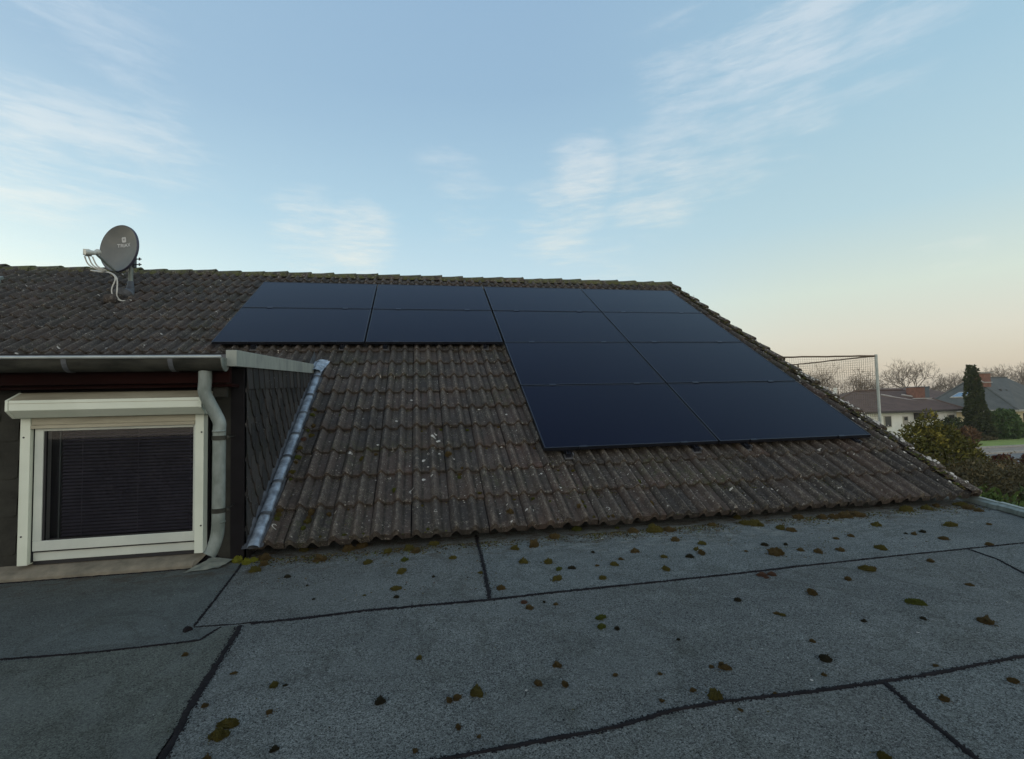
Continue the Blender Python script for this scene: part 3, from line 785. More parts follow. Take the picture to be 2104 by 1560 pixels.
# ------------------------------------------------------------ lower flat roof (garage) with bitumen felt
garage = empty('garage', (0, 0, GZ), 'flat roofed garage with grey bitumen felt sheets joined by black seams below the tiled eave', 'garage')
def Ex(y): return 4.99 + (y - 3.69) * .44      # right roof edge, slightly skewed
SH = [([(-7, 3.62), (-1.17, 3.62), (-1.15, 3.45), (-1.09, 2.88), (-1.06, 2.56), (-.94, 2.53), (-.95, 2.41), (-1.36, 2.40), (-7, 2.46)], 0),
      ([(-7, 2.46), (-1.36, 2.40), (-.95, 2.41), (-.94, 2.53), (-.85, 2.53), (-.81, 2.15), (-.79, 1.90), (-.76, 1.63), (-.72, 1.2), (-.7, -3), (-7, -3)], 1),
      ([(-1.17, 3.62), (-1.17, 3.95), (.42, 3.95), (.37, 3.01), (.34, 2.54), (-.29, 2.56), (-.62, 2.54), (-.85, 2.53), (-.94, 2.53), (-1.06, 2.56), (-1.09, 2.88), (-1.15, 3.45)], 3),
      ([(.42, 3.95), (Ex(3.95), 3.95), (Ex(2.63), 2.63), (3.94, 2.60), (3.46, 2.60), (2.77, 2.59), (1.73, 2.56), (.99, 2.555), (.34, 2.54), (.37, 3.01)], 4),
      ([(-.85, 2.53), (-.62, 2.54), (-.29, 2.56), (.34, 2.54), (.99, 2.555), (1.73, 2.56), (2.77, 2.59), (3.46, 2.60), (3.41, 2.39), (3.28, 2.18), (3.1, 1.8), (2.96, 1.54), (2.24, 1.51), (1.99, 1.50), (1.58, 1.49), (1.17, 1.50), (.96, 1.51), (.77, 1.50), (.56, 1.47), (.25, 1.46), (.06, 1.45), (-.76, 1.43), (-.79, 1.9), (-.81, 2.15)], 2),
      ([(3.46, 2.60), (3.94, 2.60), (Ex(2.63), 2.63), (Ex(1.55), 1.55), (2.96, 1.54), (3.1, 1.8), (3.28, 2.18), (3.41, 2.39)], 4),
      ([(-.76, 1.43), (.06, 1.45), (.25, 1.46), (.56, 1.47), (.77, 1.50), (.96, 1.51), (1.17, 1.50), (1.58, 1.49), (1.53, 1.30), (1.49, 1.13), (1.4, .7), (1.3, -3), (-.7, -3), (-.72, 1.2)], 3),
      ([(1.58, 1.49), (1.99, 1.50), (2.24, 1.51), (2.96, 1.54), (Ex(1.55), 1.55), (Ex(-.4), -.4), (Ex(-.4), -3), (1.3, -3), (1.4, .7), (1.49, 1.13), (1.53, 1.30)], 4)]
for pts, k in SH:
    mb = MB(); mb.poly([(x, y, 0.0) for x, y in pts])
    build('felt_sheet', mb, FELTS[k], garage)
def seam(pts, w_, jag=1.0, h=.005):
    w_ *= .68
    pts = [Vector((x, y, 0)) for x, y in pts]; P_ = []
    for a, b_ in zip(pts, pts[1:]):
        n = max(2, int((b_ - a).length / .011))
        for k in range(n): P_.append(a.lerp(b_, k / n))
    P_.append(pts[-1]); mb = MB(); sd = random.random() * 99
    for i, q in enumerate(P_):
        t = (P_[min(i + 3, len(P_) - 1)] - P_[max(i - 3, 0)]).normalized(); nrm = Vector((-t.y, t.x, 0))
        off = noise.noise((i * .02, sd, 0)) * w_ * .5
        wl = w_ / 2 * (1 + (jag + .25) * (.7 * noise.noise((i * .35, sd, 1)) + .4 * noise.noise((i * .06, sd, 2))))
        wr = w_ / 2 * (1 + (jag + .25) * (.7 * noise.noise((i * .35, sd, 5)) + .5 * noise.noise((i * .06, sd, 6))))
        wl = max(wl, .0015); wr = max(wr, .0015); h = .004 + .003 * noise.noise((i * .3, sd, 9))
        for d, z in ((-wr, .0008), (-wr * .6, h), (0, h * 1.3), (wl * .6, h), (wl, .0008)):
            mb.v.append(tuple(q + nrm * (d + off) + Vector((0, 0, z))))
    for i in range(len(P_) - 1):
        for k in range(4): mb.face(i * 5 + k, (i + 1) * 5 + k, (i + 1) * 5 + k + 1, i * 5 + k + 1)
    sr = random.Random(int(sd * 100))
    for i in range(0, len(P_) - 3):
        t = (P_[i + 3] - P_[i]).normalized(); nrm = Vector((-t.y, t.x, 0))
        for k in range(3):
            q = P_[i] + t * sr.uniform(0, .011) + nrm * (noise.noise((i * .02, sd, 0)) * w_ * .5 + sr.choice((-1, 1)) * w_ * sr.uniform(.4, .85)); r = sr.uniform(.0008, .0042) * (.6 + w_ * 25)
            o = len(mb.v); mb.v.append((q.x, q.y, .0035))
            for j in range(5): mb.v.append((q.x + math.cos(j * 1.26 + i) * r * sr.uniform(.6, 1.5), q.y + math.sin(j * 1.26 + i) * r * sr.uniform(.6, 1.4), .0006))
            for j in range(5): mb.face(o, o + 1 + j, o + 1 + (j + 1) % 5)
    return build('bitumen_seam', mb, M_bead, garage, smooth=True)
seam([(-7, 2.46), (-1.72, 2.42), (-1.36, 2.40), (-.97, 2.41), (-.945, 2.50), (-.93, 2.53)], 0.0156)
seam([(-1.17, 3.50), (-1.15, 3.40), (-1.09, 2.88), (-1.06, 2.57)], 0.0143)
seam([(-1.055, 2.56), (-.85, 2.545), (-.75, 2.545)], .009)
seam([(-.80, 2.54), (-.62, 2.54), (-.29, 2.557), (.34, 2.537), (.99, 2.555)], 0.0299, .6)
seam([(.95, 2.555), (1.35, 2.555), (1.73, 2.56), (2.25, 2.585)], 0.026, .7)
seam([(2.2, 2.58), (2.77, 2.59), (3.46, 2.60), (3.94, 2.60), (4.55, 2.62)], 0.0182)
seam([(.41, 3.80), (.37, 3.01), (.338, 2.55)], 0.0273, .6)
seam([(-.845, 2.52), (-.81, 2.15), (-.79, 1.90), (-.76, 1.63), (-.73, 1.2)], 0.0338, .8)
seam([(-.3, 1.445), (.06, 1.45), (.25, 1.46), (.56, 1.47), (.77, 1.505), (.96, 1.51), (1.17, 1.50), (1.58, 1.49)], 0.0234, .7)
seam([(1.56, 1.49), (1.76, 1.49), (1.99, 1.50), (2.24, 1.51), (2.96, 1.54), (3.8, 1.56)], 0.0221, .9)
seam([(1.585, 1.485), (1.53, 1.30), (1.49, 1.13), (1.4, .7)], 0.0247, .8)
seam([(3.46, 2.59), (3.41, 2.39), (3.28, 2.18), (3.1, 1.8)], 0.0169)
seam([(-2.66, 3.497), (-1.45, 3.495)], .014, 1)
mb = MB(); mb.tube([(-1.075, 2.535, .001), (-1.06, 2.52, .002)], .018, 10); build('bitumen_patch', mb, M_bead, garage)
# metal roof edge on the right with its overlap joint
def edge(y0, y1, dz=0., dx=0.):
    mb = MB(); pr = [(-.085, .004), (-.080, .040), (-.050, .052), (-.046, .060), (-.0, .060), (.012, .052), (.012, -.09)]
    pr = [(a + dx, b_ + dz) for a, b_ in pr]
    for y in (y0, y1):
        for (a, b_) in pr: mb.v.append((Ex(y) + .06 + a, y, b_))
    for i in range(len(pr) - 1): mb.face(i, len(pr) + i, len(pr) + i + 1, i + 1)
    build('roof_edge_trim', mb, M_zinc, garage)
edge(3.74, 3.36); edge(3.38, 1.6, .005, .006); edge(1.65, -.4)
mb = MB()
mb.poly([(Ex(3.95) + .05, 3.95, 0), (Ex(-.4) + .05, -.4, 0), (Ex(-.4) + .05, -.4, GZ), (Ex(3.95) + .05, 3.95, GZ)])
mb.poly([(Ex(-.4) + .05, -.4, 0), (Ex(-.4) + .05, -3, 0), (Ex(-.4) + .05, -3, GZ), (Ex(-.4) + .05, -.4, GZ)])
mb.poly([(Ex(-.4) + .05, -3, 0), (-7, -3, 0), (-7, -3, GZ), (Ex(-.4) + .05, -3, GZ)])
mb.poly([(-7, -3, 0), (-7, 3.62, 0), (-7, 3.62, GZ), (-7, -3, GZ)])
build('garage_wall', mb, M_brick, garage)

# ------------------------------------------------------------ solar panels
PW, PH, GAP = 1.722, 1.134, .020
X0, Y0, Z0 = -2.3977, 4.242, .605
def PP(x, s, h=0.): return (x, Y0 + s * CN - h * SN, Z0 + s * SN + h * CN)
NAMES = {(0, 0): 'leftmost black solar panel of the top row, directly below the ridge', (1, 0): 'second black solar panel from the left in the top row under the ridge',
 (2, 0): 'third black solar panel from the left in the top row under the ridge', (3, 0): 'rightmost solar panel of the top row, by the ridge and verge corner',
 (0, 1): 'leftmost black solar panel of the second row, above the dormer corner', (1, 1): 'second solar panel from the left in the second row, tiles below it bare',
 (2, 1): 'third solar panel from the left in the second row from the ridge', (3, 1): 'rightmost solar panel of the second row from the ridge',
 (2, 2): 'left black solar panel of the third row, above the darkest large panel', (3, 2): 'right solar panel of the third row beside the verge',
 (2, 3): 'lowest left solar panel, the darkest and largest looking one, beside bare tiles', (3, 3): 'lowest right solar panel, its bottom corner nearest the verge and garden'}
for (c, r), lab in NAMES.items():
    xa = X0 + c * (PW + GAP); sa = (3 - r) * (PH + GAP); dz = random.uniform(-.0015, .0015)
    if c < 2: xa -= .003
    if r < 2 and c == 2: xa += .004
    pn = empty('solar_panel', PP(xa, sa, -.035), lab, 'solar panel', 'black solar panels on the tiled slope')
    mb = MB(); fw_ = .011; H0, H1 = -.035 + dz, 0.0 + dz
    for (a0, a1, b0, b1) in ((0, PW, 0, fw_), (0, PW, PH - fw_, PH), (0, fw_, fw_, PH - fw_), (PW - fw_, PW, fw_, PH - fw_)):
        vs = [PP(xa + u, sa + v, h) for h in (H0, H1) for (u, v) in ((a0, b0), (a1, b0), (a1, b1), (a0, b1))]
        mb.add(vs, [(0, 3, 2, 1), (4, 5, 6, 7), (0, 1, 5, 4), (1, 2, 6, 5), (2, 3, 7, 6), (3, 0, 4, 7)])
    build('frame', mb, M_black, pn, bevel=.0012)
    mb = MB(); mb.add([PP(xa + fw_, sa + fw_, H1 - .0025), PP(xa + PW - fw_, sa + fw_, H1 - .0025), PP(xa + PW - fw_, sa + PH - fw_, H1 - .0025), PP(xa + fw_, sa + PH - fw_, H1 - .0025),
        PP(xa + fw_, sa + fw_, H0 + .01), PP(xa + PW - fw_, sa + fw_, H0 + .01), PP(xa + PW - fw_, sa + PH - fw_, H0 + .01), PP(xa + fw_, sa + PH - fw_, H0 + .01)], [(0, 1, 2, 3), (7, 6, 5, 4)])
    build('glass', mb, M_panel, pn)
    for xo in (.36, PW - .36):
        lo = (r == 3) or (c < 2 and r == 1)
        mb = MB(); s1 = sa - GAP if not lo else sa - .014
        vs = [PP(xa + xo + u, v, h + dz) for h in (-.02, .006) for (u, v) in ((-.035, s1 + .001), (.035, s1 + .001), (.035, sa + .009), (-.035, sa + .009))]
        if not lo: vs = [PP(xa + xo + u, v, h + dz) for h in (-.004, .005) for (u, v) in ((-.035, sa - GAP - .007), (.035, sa - GAP - .007), (.035, sa + .008), (-.035, sa + .008))]
        mb.add(vs, [(0, 3, 2, 1), (4, 5, 6, 7), (0, 1, 5, 4), (1, 2, 6, 5), (2, 3, 7, 6), (3, 0, 4, 7)])
        build('clamp', mb, M_black, pn)
k = 0
for c in range(4):
    lo = 0 if c >= 2 else 2 * (PH + GAP)
    xs_ = {0: (-1.95, -.94), 1: (-.425, .828), 2: (1.305, 2.576), 3: (3.113, 4.37)}[c]
    for q, x in enumerate(xs_):
        lab = 'aluminium mounting rail whose end shows under the ' + ['first', 'second', 'third', 'fourth'][c] + ' panel column, ' + ('left' if q == 0 else 'right') + ' one of its pair'
        rl = empty('mounting_rail', PP(x, lo, -.08), lab, 'mounting rail', 'rails under the solar panels')
        mb = MB(); a0, a1 = lo - .045, 4 * (PH + GAP) + .01
        pr = [(-.02, -.075), (.02, -.075), (.02, -.038), (.008, -.038), (.008, -.052), (-.008, -.052), (-.008, -.038), (-.02, -.038)]
        mb.prism(pr, a0, a1, lambda t, u, v: PP(x + u, t, v))
        build('rail', mb, M_black, rl)
        mb = MB(); mb.prism([(-.024, -.080), (.024, -.080), (.024, -.034), (-.024, -.034)], a0 - .004, a0 - .0005, lambda t, u, v: PP(x + u, t, v)); build('rail_cap', mb, M_black, rl)
        mb = MB(); mb.prism([(-.035, -.0905), (.045, -.0905), (.045, -.0805), (-.035, -.0805)], a0 - .02, a0 + .05, lambda t, u, v: PP(x + u, t, v))
        mb.prism([(.0405, -.078), (.046, -.078), (.046, -.045), (.0405, -.045)], a0 - .01, a0 + .03, lambda t, u, v: PP(x + u, t, v))
        build('roof_hook', mb, M_rail, rl)

# ------------------------------------------------------------ satellite dish
BX, BY, BZ = -4.10, 7.83, 2.69
dish = empty('satellite_dish', (BX, BY, BZ), 'grey oval satellite dish on a short pole near the ridge', 'satellite dish')
mb = MB(); mb.tube([(BX, BY, BZ - .05), (BX, BY, BZ + .56)], .030, 16); build('pole', mb, M_zinc, dish, smooth='auto')
mb = MB()
mb.tube([(BX - .03, BY - .10, BZ - .02), (BX - .02, BY - .04, BZ + .03), (BX, BY, BZ + .10), (BX, BY, BZ + .22)], .05, 14, rs=[.14, .095, .052, .036]); build('pole_boot', mb, M_lead, dish, smooth=True)
Cc = Vector((-4.215, 7.74, 3.365)); nrm = Vector((-.34, -.935, .06)).normalized()
ux = nrm.cross(Vector((0, 0, 1))).normalized() * -1
if ux.x < 0: ux = -ux
uz = ux.cross(nrm).normalized()
if uz.z < 0: uz = -uz
A_, B_ = .305, .335
def DP(u, v, d): return tuple(Cc + ux * u + uz * v + nrm * d)
mb = MB(); NR, NA = 8, 48
mb.v.append(DP(0, 0, -.075))
for j in range(1, NR + 1):
    q = j / NR
    for i in range(NA):
        a = 2 * math.pi * i / NA; mb.v.append(DP(math.cos(a) * A_ * q, math.sin(a) * B_ * q, -.075 * (1 - q * q)))
for i in range(NA): mb.face(0, 1 + i, 1 + (i + 1) % NA)
for j in range(NR - 1):
    for i in range(NA): mb.face(1 + j * NA + i, 1 + (j + 1) * NA + i, 1 + (j + 1) * NA + (i + 1) % NA, 1 + j * NA + (i + 1) % NA)
refl = build('reflector', mb, M_dish, dish, smooth=True)
mb = MB(); NP = 6
for i in range(NA):
    a = 2 * math.pi * i / NA
    for (q, d) in ((1.0, .001), (1.02, .003), (1.035, -.004), (1.035, -.030), (1.01, -.034), (.985, -.012)): mb.v.append(DP(math.cos(a) * A_ * q, math.sin(a) * B_ * q, d))
for i in range(NA):
    for k in range(6): mb.face(i * 6 + k, i * 6 + (k + 1) % 6, ((i + 1) % NA) * 6 + (k + 1) % 6, ((i + 1) % NA) * 6 + k)
build('rim', mb, M_dishr, dish, smooth='auto')
def text_mesh(txt, size):
    cu = bpy.data.curves.new('text', 'FONT'); cu.body = txt; cu.size = size; cu.align_x = 'CENTER'; cu.align_y = 'CENTER'; cu.offset = size * .012
    ob = bpy.data.objects.new('text', cu); S.collection.objects.link(ob)
    dg = bpy.context.evaluated_depsgraph_get(); dg.update()
    me = bpy.data.meshes.new_from_object(ob.evaluated_get(dg))
    mb = MB(); mb.v = [tuple(v.co) for v in me.vertices]
    for p_ in me.polygons: mb.face(*p_.vertices)
    bpy.data.objects.remove(ob); bpy.data.curves.remove(cu); return mb
def onface(u, v, lift=.004): return DP(u, v, -.075 * (1 - (u / A_) ** 2 - (v / B_) ** 2) + lift)
mb = text_mesh('TRIAX', .070); mb.v = [onface(x * 1.15 + .02, y + .062) for x, y, z in mb.v]; build('lettering', mb, M_logo, refl)
mb = MB()    # rounded square emblem with a darker bar mark
pts = []
for (cx_, cy_, a0) in ((.022, .022, 0), (-.022, .022, 90), (-.022, -.022, 180), (.022, -.022, 270)):
    for k in range(5):
        a = R_(a0 + k * 22.5); pts.append((cx_ + math.cos(a) * .014 + .02, cy_ + math.sin(a) * .014 + .145))
mb.poly([onface(u, v) for u, v in pts]); build('emblem', mb, M_logo, refl)
mb = MB()
for (a0, a1, b0, b1) in ((-.018, .018, .008, .014), (-.004, .004, -.020, .008), (-.018, .018, -.003, .002)):
    mb.poly([onface(.02 + a0, .145 + b0, .007), onface(.02 + a1, .145 + b0, .007), onface(.02 + a1, .145 + b1, .007), onface(.02 + a0, .145 + b1, .007)])
build('emblem_mark', mb, M_dish, refl)
mb = MB()    # bracket behind
mb.box((BX - .05, BY - .02, 3.12), (BX + .05, BY + .05, 3.30)); mb.tube([(BX - .01, BY + .05, 3.30), (BX - .03, BY + .0, 3.33)], .03, 8)
for z in (3.16, 3.24):
    mb.tube([(BX + .03, BY, z), (BX + .14, BY - .01, z)], .008, 8); mb.tube([(BX + .115, BY - .01, z - .02), (BX + .115, BY - .01, z + .02)], .010, 8)
build('bracket', mb, M_lead, dish)
LN = Vector((-4.27, 7.33, 3.17)); LB = Vector(DP(-.03, -B_ * 1.0, .0))
mb = MB(); mb.tube([LB + Vector((.02, .06, .0)), LB, LN], .016, 8); build('feed_arm', mb, M_zinc, dish)
mb = MB(); d_ = (Cc - LN).normalized()
mb.tube([LN - d_ * .10 + Vector((-.05, 0, .02)), LN - d_ * .02, LN + d_ * .02], .045, 12, rs=[.035, .030, .022])
mb.tube([LN + d_ * .021, LN + d_ * .04, LN + d_ * .065], .04, 14, rs=[.024, .036, .040])
mb.box(tuple(LN + Vector((-.115, -.04, -.045))), tuple(LN + Vector((-.05, .03, .035))))
build('feed_horn', mb, M_white, dish, smooth='auto')
for k in range(3):
    e = Vector((.012 * k, .008 * k, 0))
    p_ = [LN + Vector((-.12 + .03 * k, 0, -.05)), LN + Vector((-.09 + .03 * k, .05, -.16)), LN + Vector((.04, .12, -.23 + .01 * k)), LB + Vector((-.20, -.16, -.04)), LB + Vector((-.06, -.04, -.03))] 
    if k < 2: p_ += [Vector((-4.17, 7.60, 2.90)), Vector((-4.20 + .05 * k, 7.58, 2.74)), Vector((-4.18 + .03 * k, 7.58, 2.64)), Vector((-4.10, 7.60, 2.58)), Vector((-4.0, 7.64, 2.60))]
    mb = MB(); mb.tube(catmull([q + e for q in p_], 6), .0085, 6); build('cable', mb, M_cable, dish, smooth=True)
# skylight corner at the far left
M_sky = simple('skylight_glass', (.10, .13, .15), .15)
mb = MB(); xs0, xs1, s0_, s1_ = -6.75, -5.98, 5.05, 5.52
mb.add([RP(xs0, s0_, .09), RP(xs1, s0_, .09), RP(xs1, s1_, .09), RP(xs0, s1_, .09), RP(xs0, s0_, .0), RP(xs1, s0_, .0), RP(xs1, s1_, .0), RP(xs0, s1_, .0)],
       [(0, 1, 2, 3), (0, 4, 5, 1), (1, 5, 6, 2), (2, 6, 7, 3), (3, 7, 4, 0)])
sk = build('skylight', mb, M_zinc, house, bevel=.004)
mb = MB(); mb.poly([RP(xs0 + .05, s0_ + .05, .094), RP(xs1 - .05, s0_ + .05, .094), RP(xs1 - .05, s1_ - .05, .094), RP(xs0 + .05, s1_ - .05, .094)]); build('pane', mb, M_sky, sk)
# vent tile below the dish
mb = MB(); mb.tube([RP(-4.20, 4.63, .02), RP(-4.20, 4.66, .07), RP(-4.20, 4.86, .05)], .07, 12, rs=[.075, .085, .03])
build('vent_tile', mb, M_tile, roof, smooth=True)

# ------------------------------------------------------------ moss
def clump(r, kind, seed, asp=1.0, flat=.45):
    import bmesh as bm_
    b = bm_.new(); bm_.ops.create_icosphere(b, subdivisions=3, radius=1.0)
    mb = MB(); rr = random.Random(seed)
    lob = [(0, 0, .78)] + [(math.cos(a) * q, math.sin(a) * q, rr.uniform(.28, .5)) for a, q in [(rr.uniform(0, 6.28), rr.uniform(.5, .85)) for _ in range(4)]]
    for li, (lx, ly, lr) in enumerate(lob):
        o = len(mb.v); sx_ = Vector((seed * 7.1 + li * 3, seed * 3.3, 0))
        for v in b.verts:
            p_ = v.co.normalized()
            q = 1 + .38 * noise.noise(p_ * 1.5 + sx_) + .30 * noise.noise(p_ * 3.3 + sx_) + .28 * noise.noise(p_ * 7 + sx_) + .20 * noise.noise(p_ * 15 + sx_)
            mb.v.append((lx + p_.x * q * lr * asp, ly + p_.y * q * lr / asp, max(p_.z * q * flat * lr * 1.4, -.05)))
        for f in b.faces: mb.face(*[o + v.index for v in f.verts])
    tops = [v_ for v_ in mb.v if v_[2] > .06]
    for _ in range(260):
        c_ = rr.choice(tops); r2 = rr.uniform(.05, .13); d_ = Vector((c_[0] * .5 + rr.uniform(-.4, .4), c_[1] * .5 + rr.uniform(-.4, .4), 1)).normalized() * r2 * rr.uniform(1.0, 2.0); o = len(mb.v)
        mb.v.append((c_[0] + d_.x, c_[1] + d_.y, c_[2] + d_.z))
        a0 = rr.uniform(0, 6)
        for k in range(4): mb.v.append((c_[0] + math.cos(a0 + k * 1.57) * r2, c_[1] + math.sin(a0 + k * 1.57) * r2, c_[2] - .03))
        for k in range(4): mb.face(o, o + 1 + k, o + 1 + (k + 1) % 4)
    for _ in range(26):
        a = rr.uniform(0, 6.28); q = rr.uniform(.8, 1.55); r2 = rr.uniform(.03, .11); o = len(mb.v); cx_, cy_ = math.cos(a) * q, math.sin(a) * q
        mb.v.append((cx_, cy_, r2 * .8))
        for k in range(5): mb.v.append((cx_ + math.cos(k * 1.26) * r2 * rr.uniform(.6, 1.4), cy_ + math.sin(k * 1.26) * r2 * rr.uniform(.6, 1.4), -.02))
        for k in range(5): mb.face(o, o + 1 + k, o + 1 + (k + 1) % 5)
    b.free(); return mb
rm = random.Random(3)
CATN = {'g': 'green', 'o': 'olive', 'b': 'brown', 'r': 'reddish', 'y': 'yellow green', 'd': 'blackish'}
PROTO = {}
for kd in CATN:
    for j in range(6):
        mb = clump(.03, kd, rm.random() * 50, asp=rm.uniform(.85, 1.25), flat=rm.uniform(.5, .72))
        me = bpy.data.meshes.new('moss_clump'); me.from_pydata(mb.v, [], mb.f); me.materials.append(M_moss[kd])
        PROTO[kd, j] = me
MOSS = [(-0.97,2.28,16,'b'),(-0.72,2.08,13,'b'),(-0.54,1.96,20,'o'),(-0.5,1.95,9,'d'),(-0.02,2.03,16,'o'),(-0.74,1.88,13,'b'),(-0.51,1.79,15,'b'),(-0.62,1.75,34,'o'),(-0.63,1.7,32,'o'),(-0.15,1.77,22,'d'),(0.08,1.72,15,'b'),(0.11,1.73,17,'b'),(0.18,1.74,32,'o'),(0.1,1.58,14,'b'),(0.16,1.52,9,'b'),(-0.44,1.6,14,'d'),(-0.62,1.6,17,'b'),(-0.03,1.5,10,'b'),(0.42,2.67,32,'b'),(-0.8,3.17,20,'d'),(-0.67,3.46,52,'b'),(-0.35,3.32,35,'o'),(-0.24,3.52,40,'o'),(-0.1,3.55,51,'o'),(-0.04,3.48,40,'b'),(-0.12,3.31,32,'g'),(-0.13,3.08,35,'o'),(-0.15,2.81,30,'o'),(-0.14,2.69,15,'d'),(0.2,3.27,29,'o'),(0.06,2.95,14,'d'),(-0.83,3.73,45,'o'),(-0.52,3.65,52,'b'),(-0.43,3.71,53,'b'),(0.08,3.63,46,'o'),(-1.04,3.34,43,'o'),(-1.22,3.58,45,'y'),(-1.14,3.53,48,'y'),(-1.11,3.56,36,'y'),(-1.05,3.59,49,'b'),(-1.02,3.46,32,'b'),(0.34,2.95,18,'o'),(-0.31,2.76,10,'o'),(-0.57,2.77,10,'d'),(-0.65,2.99,10,'d'),(0.97,3.57,55,'b'),(0.77,3.4,52,'b'),(0.63,3.37,37,'o'),(0.63,3.07,40,'o'),(0.78,3.03,40,'o'),(0.81,2.89,29,'g'),(0.89,2.89,24,'d'),(0.75,2.73,39,'o'),(1.01,2.68,25,'o'),(1.05,2.89,15,'b'),(1.16,2.88,27,'o'),(1.24,2.97,19,'b'),(1.39,3.09,33,'b'),(1.12,3.15,16,'d'),(1.6,3.56,45,'b'),(1.2,3.74,50,'g'),(1.52,3.69,23,'g'),(1.75,3.53,64,'o'),(1.87,3.51,49,'b'),(1.78,3.27,42,'b'),(1.91,3.14,34,'o'),(1.8,3.02,26,'o'),(1.79,2.95,38,'b'),(1.68,2.9,28,'d'),(1.52,2.94,22,'o'),(1.42,2.72,32,'o'),(2.27,3.57,39,'b'),(2.55,3.54,59,'o'),(2.6,3.48,58,'o'),(2.61,3.72,41,'o'),(2.71,3.34,45,'o'),(2.73,3.26,40,'b'),(3.07,3.58,49,'b'),(3.25,3.52,52,'b'),(3.35,3.53,49,'b'),(3.46,3.52,69,'b'),(3.58,3.52,70,'b'),(3.45,3.22,41,'o'),(4.14,3.56,63,'o'),(4.35,3.56,60,'o'),(4.53,3.62,44,'b'),(3.95,3.07,45,'o'),(3.59,2.98,25,'d'),(3.48,2.95,28,'b'),(3.44,2.98,14,'d'),(3.55,2.8,34,'b'),(3.02,3.02,24,'b'),(2.87,3.0,21,'b'),(2.3,3.0,27,'d'),(2.44,2.97,17,'d'),(2.23,2.81,53,'b'),(2.44,2.84,29,'b'),(2.52,2.77,31,'b'),(2.68,2.77,32,'b'),(2.95,2.73,38,'o'),(4.25,3.02,19,'b'),(3.68,2.62,26,'b'),(2.09,2.91,16,'b'),(2.52,2.43,42,'o'),(2.57,2.44,25,'b'),(2.29,2.33,24,'b'),(1.95,2.21,30,'b'),(1.54,2.23,22,'d'),(1.62,2.05,16,'b'),(1.63,2.03,16,'o'),(2.33,1.99,40,'g'),(2.2,1.85,15,'d'),(2.43,1.76,36,'b'),(1.93,1.89,13,'d'),(3.0,2.46,26,'b'),(2.81,2.11,18,'b'),(0.81,2.2,27,'g'),(0.78,2.11,24,'g'),(0.84,2.08,15,'d'),(1.05,1.93,9,'d'),(1.57,1.79,14,'b'),(1.51,1.66,28,'d'),(0.5,1.85,19,'b'),(0.4,1.75,19,'b'),(0.49,1.72,17,'b'),(0.69,1.74,11,'b'),(0.85,1.71,11,'b'),(1.1,1.69,22,'b'),(1.11,1.72,13,'b'),(1.06,1.71,13,'b'),(1.42,1.57,11,'b'),(0.96,1.54,31,'o'),(0.91,1.59,13,'b'),(1.17,1.51,12,'b'),(0.78,1.56,10,'b'),(1.86,1.53,11,'b'),(1.68,1.36,16,'b'),(2.01,1.39,19,'b'),(1.25,1.19,20,'o'),(1.0,1.46,9,'b'),(1.89,2.5,30,'r'),(1.95,2.5,28,'r'),(1.89,2.46,19,'r'),(0.5,2.46,22,'r'),(0.51,2.39,24,'b'),(0.6,2.44,10,'d'),(0.65,2.4,15,'b'),(4.76,3.59,57,'o'),(4.68,3.47,51,'b'),(4.66,3.38,37,'b')]
def zone(x, y):
    if y > 3.25: return 'in the debris strip below the eave'
    if y > 2.56: return 'between eave and first long seam'
    if x < -.8: return 'on the felt before the window'
    if y > 1.5: return 'between the two long seams'
    return 'on the nearest felt'
SPEC = {(-.62, 1.75): 'olive moss cushion near the bottom left seam, upper lump of the pair', (-.63, 1.7): 'olive moss cushion near the bottom left seam, lower lump of the pair',
        (.18, 1.74): 'round olive moss cushion alone on the felt at the bottom centre'}
ORD = ['leftmost', 'second from left', 'third from left', 'fourth from left', 'fifth from left', 'sixth from left', 'seventh from left', 'eighth from left', 'ninth from left', 'tenth from left'] + [w_ + ' from left' for w_ in ('eleventh', 'twelfth', 'thirteenth', 'fourteenth', 'fifteenth', 'sixteenth', 'seventeenth', 'eighteenth', 'nineteenth', 'twentieth', 'twenty-first', 'twenty-second', 'twenty-third', 'twenty-fourth', 'twenty-fifth')]
def keyof(x, y, r, kd): return ('large' if r >= 34 else ('medium' if r >= 18 else 'small')) + ' ' + CATN[kd] + ' moss clump ' + zone(x, y)
def rank(key, x): return sorted(m_[0] / m_[1] for m_ in MOSS if keyof(*m_) == key and (m_[0], m_[1]) not in SPEC).index(x / y)
for i, (x, y, r, kd) in enumerate(MOSS):
    o = bpy.data.objects.new('moss_clump', PROTO[kd, i % 6]); S.collection.objects.link(o)
    R1 = r / 1000 * .84
    o.location = (x, y, .001); o.rotation_euler = (0, 0, rm.uniform(0, 6.28)); o.scale = (R1, R1 * rm.uniform(.75, 1.1), R1 * rm.uniform(.8, 1.25))
    lab = None
    for k_, l_ in SPEC.items():
        if abs(k_[0] - x) < .012 and abs(k_[1] - y) < .012: lab = l_
    if not lab:
        sz = 'large' if r >= 34 else ('medium' if r >= 18 else 'small')
        key = sz + ' ' + CATN[kd] + ' moss clump ' + zone(x, y)
        lab = key
        lab = ORD[rank(key, x)] + ' ' + key
    tag(o, lab, 'moss clump', key.replace('clump', 'clumps') if lab not in SPEC.values() else 'moss cushions near the bottom edge')
